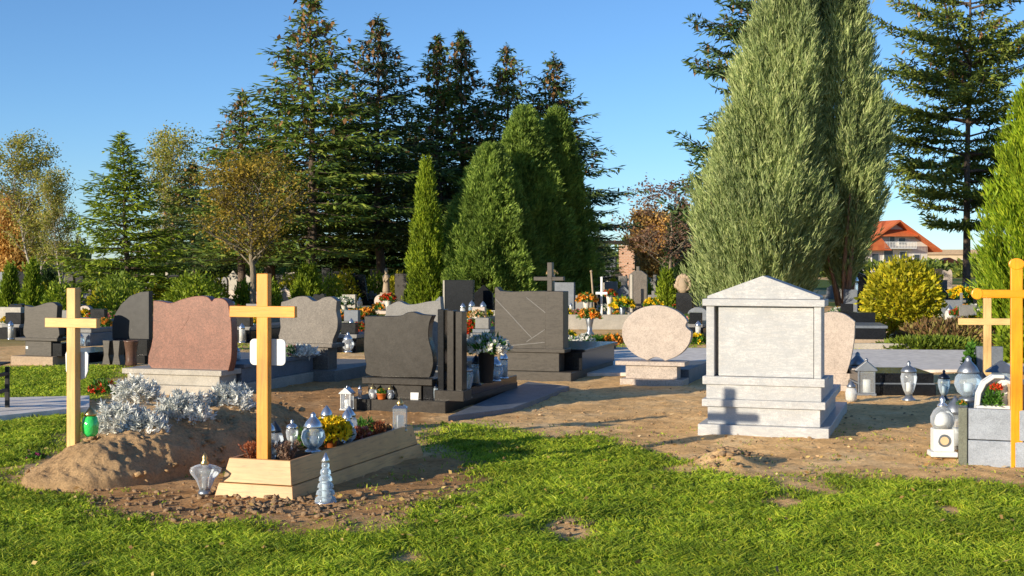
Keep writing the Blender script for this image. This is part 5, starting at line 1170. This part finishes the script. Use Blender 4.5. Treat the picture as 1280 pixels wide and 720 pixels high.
far_l = [(713,378,392,'tall','frost','small white lantern before the slate blue headstone'),(762,380,396,'urn','frost','white lantern on the cream kerb'),(579,378,400,'tall','frost','white lantern right of the polished pillars'),
 (590,375,402,'tall','blue_glass','blue lantern beside the apricot flower ball'),(604,376,402,'tall','frost','white lantern left of the weathered brown headstone'),(451,371,384,'urn','frost','white light at the foot of the black tapering headstone'),
 (1063,340,385,'tall','blue_glass','tall blue lantern by the juniper stems'),(1182,380,402,'urn','frost','white lantern on the square slate stone'),(104,352,366,'urn','frost','white lantern above the pale pine cross')]
for px, top, by, k_, gl_, lab in far_l:
    x, y, _ = G(px, by); lantern(k_, lab, (x, y-.3, 0), S(by-top, y)/(.28 if k_ == 'tall' else .18), gl=gl_)

# ------------------------------------------------------------------ buildings
t = thing('house', 'white house with orange tiled roof and balcony behind the golden bush', 'house', AT(1118, 200, 1.3), R(14))
W_, D2, hw_ = 5.6, 9.0, 2.9
wl = M(); wl.prism([(-W_, -2.4), (W_, -2.4), (W_, hw_), (0, hw_+3.4), (-W_, hw_)], 0, D2); put('wall', wl, mat['plaster'], t)
rf = M(); ov = .8
for sgn in (-1, 1):
    a = (sgn*(W_+1.5), hw_-.95); b_ = (0, hw_+3.62); rf.prism([a, b_, (b_[0], b_[1]+.28), (a[0], a[1]+.28)], -ov-.9, D2+ov)
r_ = put('roof', rf, mat['tiles'], t); put('chimney', M().box(2.2, 3.0, 3, 3.8, 4.2, 6.9), mat['brown_gran'], r_)
put('dormer', M().prism([(-5.5, 2.2), (-1.2, 2.2), (-3.3, 4.4)], -1.4, 3.0), mat['tiles'], t)
for x0, x1, z0, z1 in ((-3.9, -2.6, .4, 1.8), (-1.9, -.2, .4, 2.4), (.8, 2.2, .5, 2.1), (3.2, 4.3, .4, 1.7), (.6, 1.9, 3.0, 4.2), (-.9, .1, 3.1, 4.4)):
    f_ = put('window', M().box(x0, x1, -.08, .05, z0, z1), mat['white'], t); put('pane', M().box(x0+.12, x1-.12, -.12, -.085, z0+.12, z1-.12), mat['wglass'], f_)
put('front_roof', M().hexa([(-3.1, -1.5, 4.3), (3.1, -1.5, 4.3), (.9, 2.2, 6.3), (-.9, 2.2, 6.3)], [(-3.1, -1.5, 4.5), (3.1, -1.5, 4.5), (.9, 2.2, 6.75), (-.9, 2.2, 6.75)]), mat['tiles'], t)
put('balcony', M().box(-2.4, 2.9, -1.4, -.01, 2.45, 2.6), mat['white'], t)
rl = M(); 
for k in range(22): rl.box(-2.4+k*.25, -2.34+k*.25, -1.4, -1.34, 2.61, 3.4)
rl.box(-2.4, 2.9, -1.42, -1.32, 3.4, 3.5); put('railing', rl, mat['white'], t)
t = thing('long_building', 'long cream building with low roof right of the orange roofed house', 'building', AT(1212, 260), R(-5))
B('wall', t, mat['cream_pla'], -8, 9, 0, 8, -1, 3.3, .02); put('roof', M().prism([(-8.6, 3.3), (9.6, 3.3), (8.6, 4.3), (-7.6, 4.3)], -.5, 8.5), mat['tan_stone'], t)
for k in range(6): w_ = put('window', M().box(-6.8+k*2.6, -5.5+k*2.6, -.06, .04, .9, 2.4), mat['white'], t); put('pane', M().box(-6.7+k*2.6, -5.6+k*2.6, -.1, -.065, 1.0, 2.3), mat['wglass'], w_)
t = thing('low_house', 'low house with brown red roof between the white house and the cream building', 'house', AT(1187, 215), R(-10))
B('wall', t, mat['plaster'], -2.6, 2.6, 0, 6, -1, 1.1, .02); put('roof', M().prism([(-3.2, 1.0), (3.2, 1.0), (0, 2.5)], -.4, 6.4), mat['tiles'], t); B('window', t, mat['wglass'], -.5, .5, -.05, .03, -.1, .7, .01)
t = thing('brick_building', 'pale brick building glimpsed between cypress cluster and orange shrub', 'building', AT(752, 92), R(-6))
def brickmat():
    m, tt, b, N, L = nt('pale_orange_brick'); co = N.new('ShaderNodeTexCoord').outputs['Object']
    mp = N.new('ShaderNodeMapping'); mp.inputs['Rotation'].default_value = (R(90), 0, 0); L.new(co, mp.inputs[0])
    bt = N.new('ShaderNodeTexBrick'); bt.inputs['Scale'].default_value = 2.2; L.new(mp.outputs[0], bt.inputs['Vector'])
    for k, c_ in (('Color1', (.50,.28,.17)), ('Color2', (.42,.22,.13)), ('Mortar', (.5,.44,.36))): bt.inputs[k].default_value = (*c_, 1)
    L.new(bt.outputs[0], b.inputs['Base Color']); b.inputs['Roughness'].default_value = .85; return m
BRK = brickmat()
B('wall', t, BRK, -1.7, -.45, 0, 4, 0, 2.85, .01); B('door_bay', t, mat['black'], -.45, .2, .6, 4, 0, 2.6, .01); B('wall', t, mat['blue_gran'], .2, .95, .3, 4, 0, 2.0, .01); B('wall', t, BRK, 1.2, 2.3, 0, 4, 0, 2.75, .01); B('chimney', t, mat['brown_gran'], 2.32, 2.7, .2, .7, 0, 3.1, .01); put('roof', M().prism([(-1.9, 2.86), (2.9, 2.86), (2.6, 3.1), (-1.6, 3.1)], .8, 4.3), mat['brown_gran'], t)
t = thing('blue_gable', 'small pale gabled chapel roof right of the cypress cluster', 'building', AT(714, 80), R(-6))
put('wall', M().prism([(-1.0, 0), (.9, 0), (.9, 1.5), (.1, 2.1), (-1.0, 1.2)], 0, 2.5), mat['blue_gran'], t)

# ------------------------------------------------------------------ camera, light
cam = bpy.data.cameras.new('camera'); co_ = bpy.data.objects.new('camera', cam); C.objects.link(co_)
co_.location = (0, 0, H); co_.rotation_euler = (R(90), 0, 0); cam.sensor_width = 36; cam.lens = 36*F/1280; cam.shift_y = -30/1280; cam.clip_end = 6000; cam.clip_start = .1
bpy.context.scene.camera = co_
AZ, EL = R(40), R(12.6)
d = Vector((math.cos(AZ)*math.cos(EL), math.sin(AZ)*math.cos(EL), -math.sin(EL)))
sun = bpy.data.lights.new('sun', 'SUN'); so = bpy.data.objects.new('sun', sun); C.objects.link(so)
sun.energy = 3.3; sun.angle = R(.5); sun.color = (1, .87, .67); so.rotation_euler = d.to_track_quat('-Z', 'Y').to_euler(); so.location = (-30, -30, 20)
wd = bpy.data.worlds.new('World'); bpy.context.scene.world = wd; wd.use_nodes = True
N = wd.node_tree.nodes; L = wd.node_tree.links; bg = N['Background']
sk = N.new('ShaderNodeTexSky'); sk.sky_type = 'NISHITA'; sk.sun_disc = False; sk.sun_elevation = EL
to = -d; sk.sun_rotation = math.atan2(to.x, to.y); sk.air_density = .78; sk.dust_density = .06; sk.ozone_density = 4.6
L.new(sk.outputs[0], bg.inputs['Color']); bg.inputs['Strength'].default_value = .088
v = bpy.context.scene.view_settings; v.view_transform = 'Standard'; v.look = 'None'; v.gamma = 1; v.exposure = 1.07; v.use_curve_mapping = False
cy = bpy.context.scene.cycles; cy.transparent_max_bounces = 10; cy.max_bounces = 5; cy.use_denoising = True
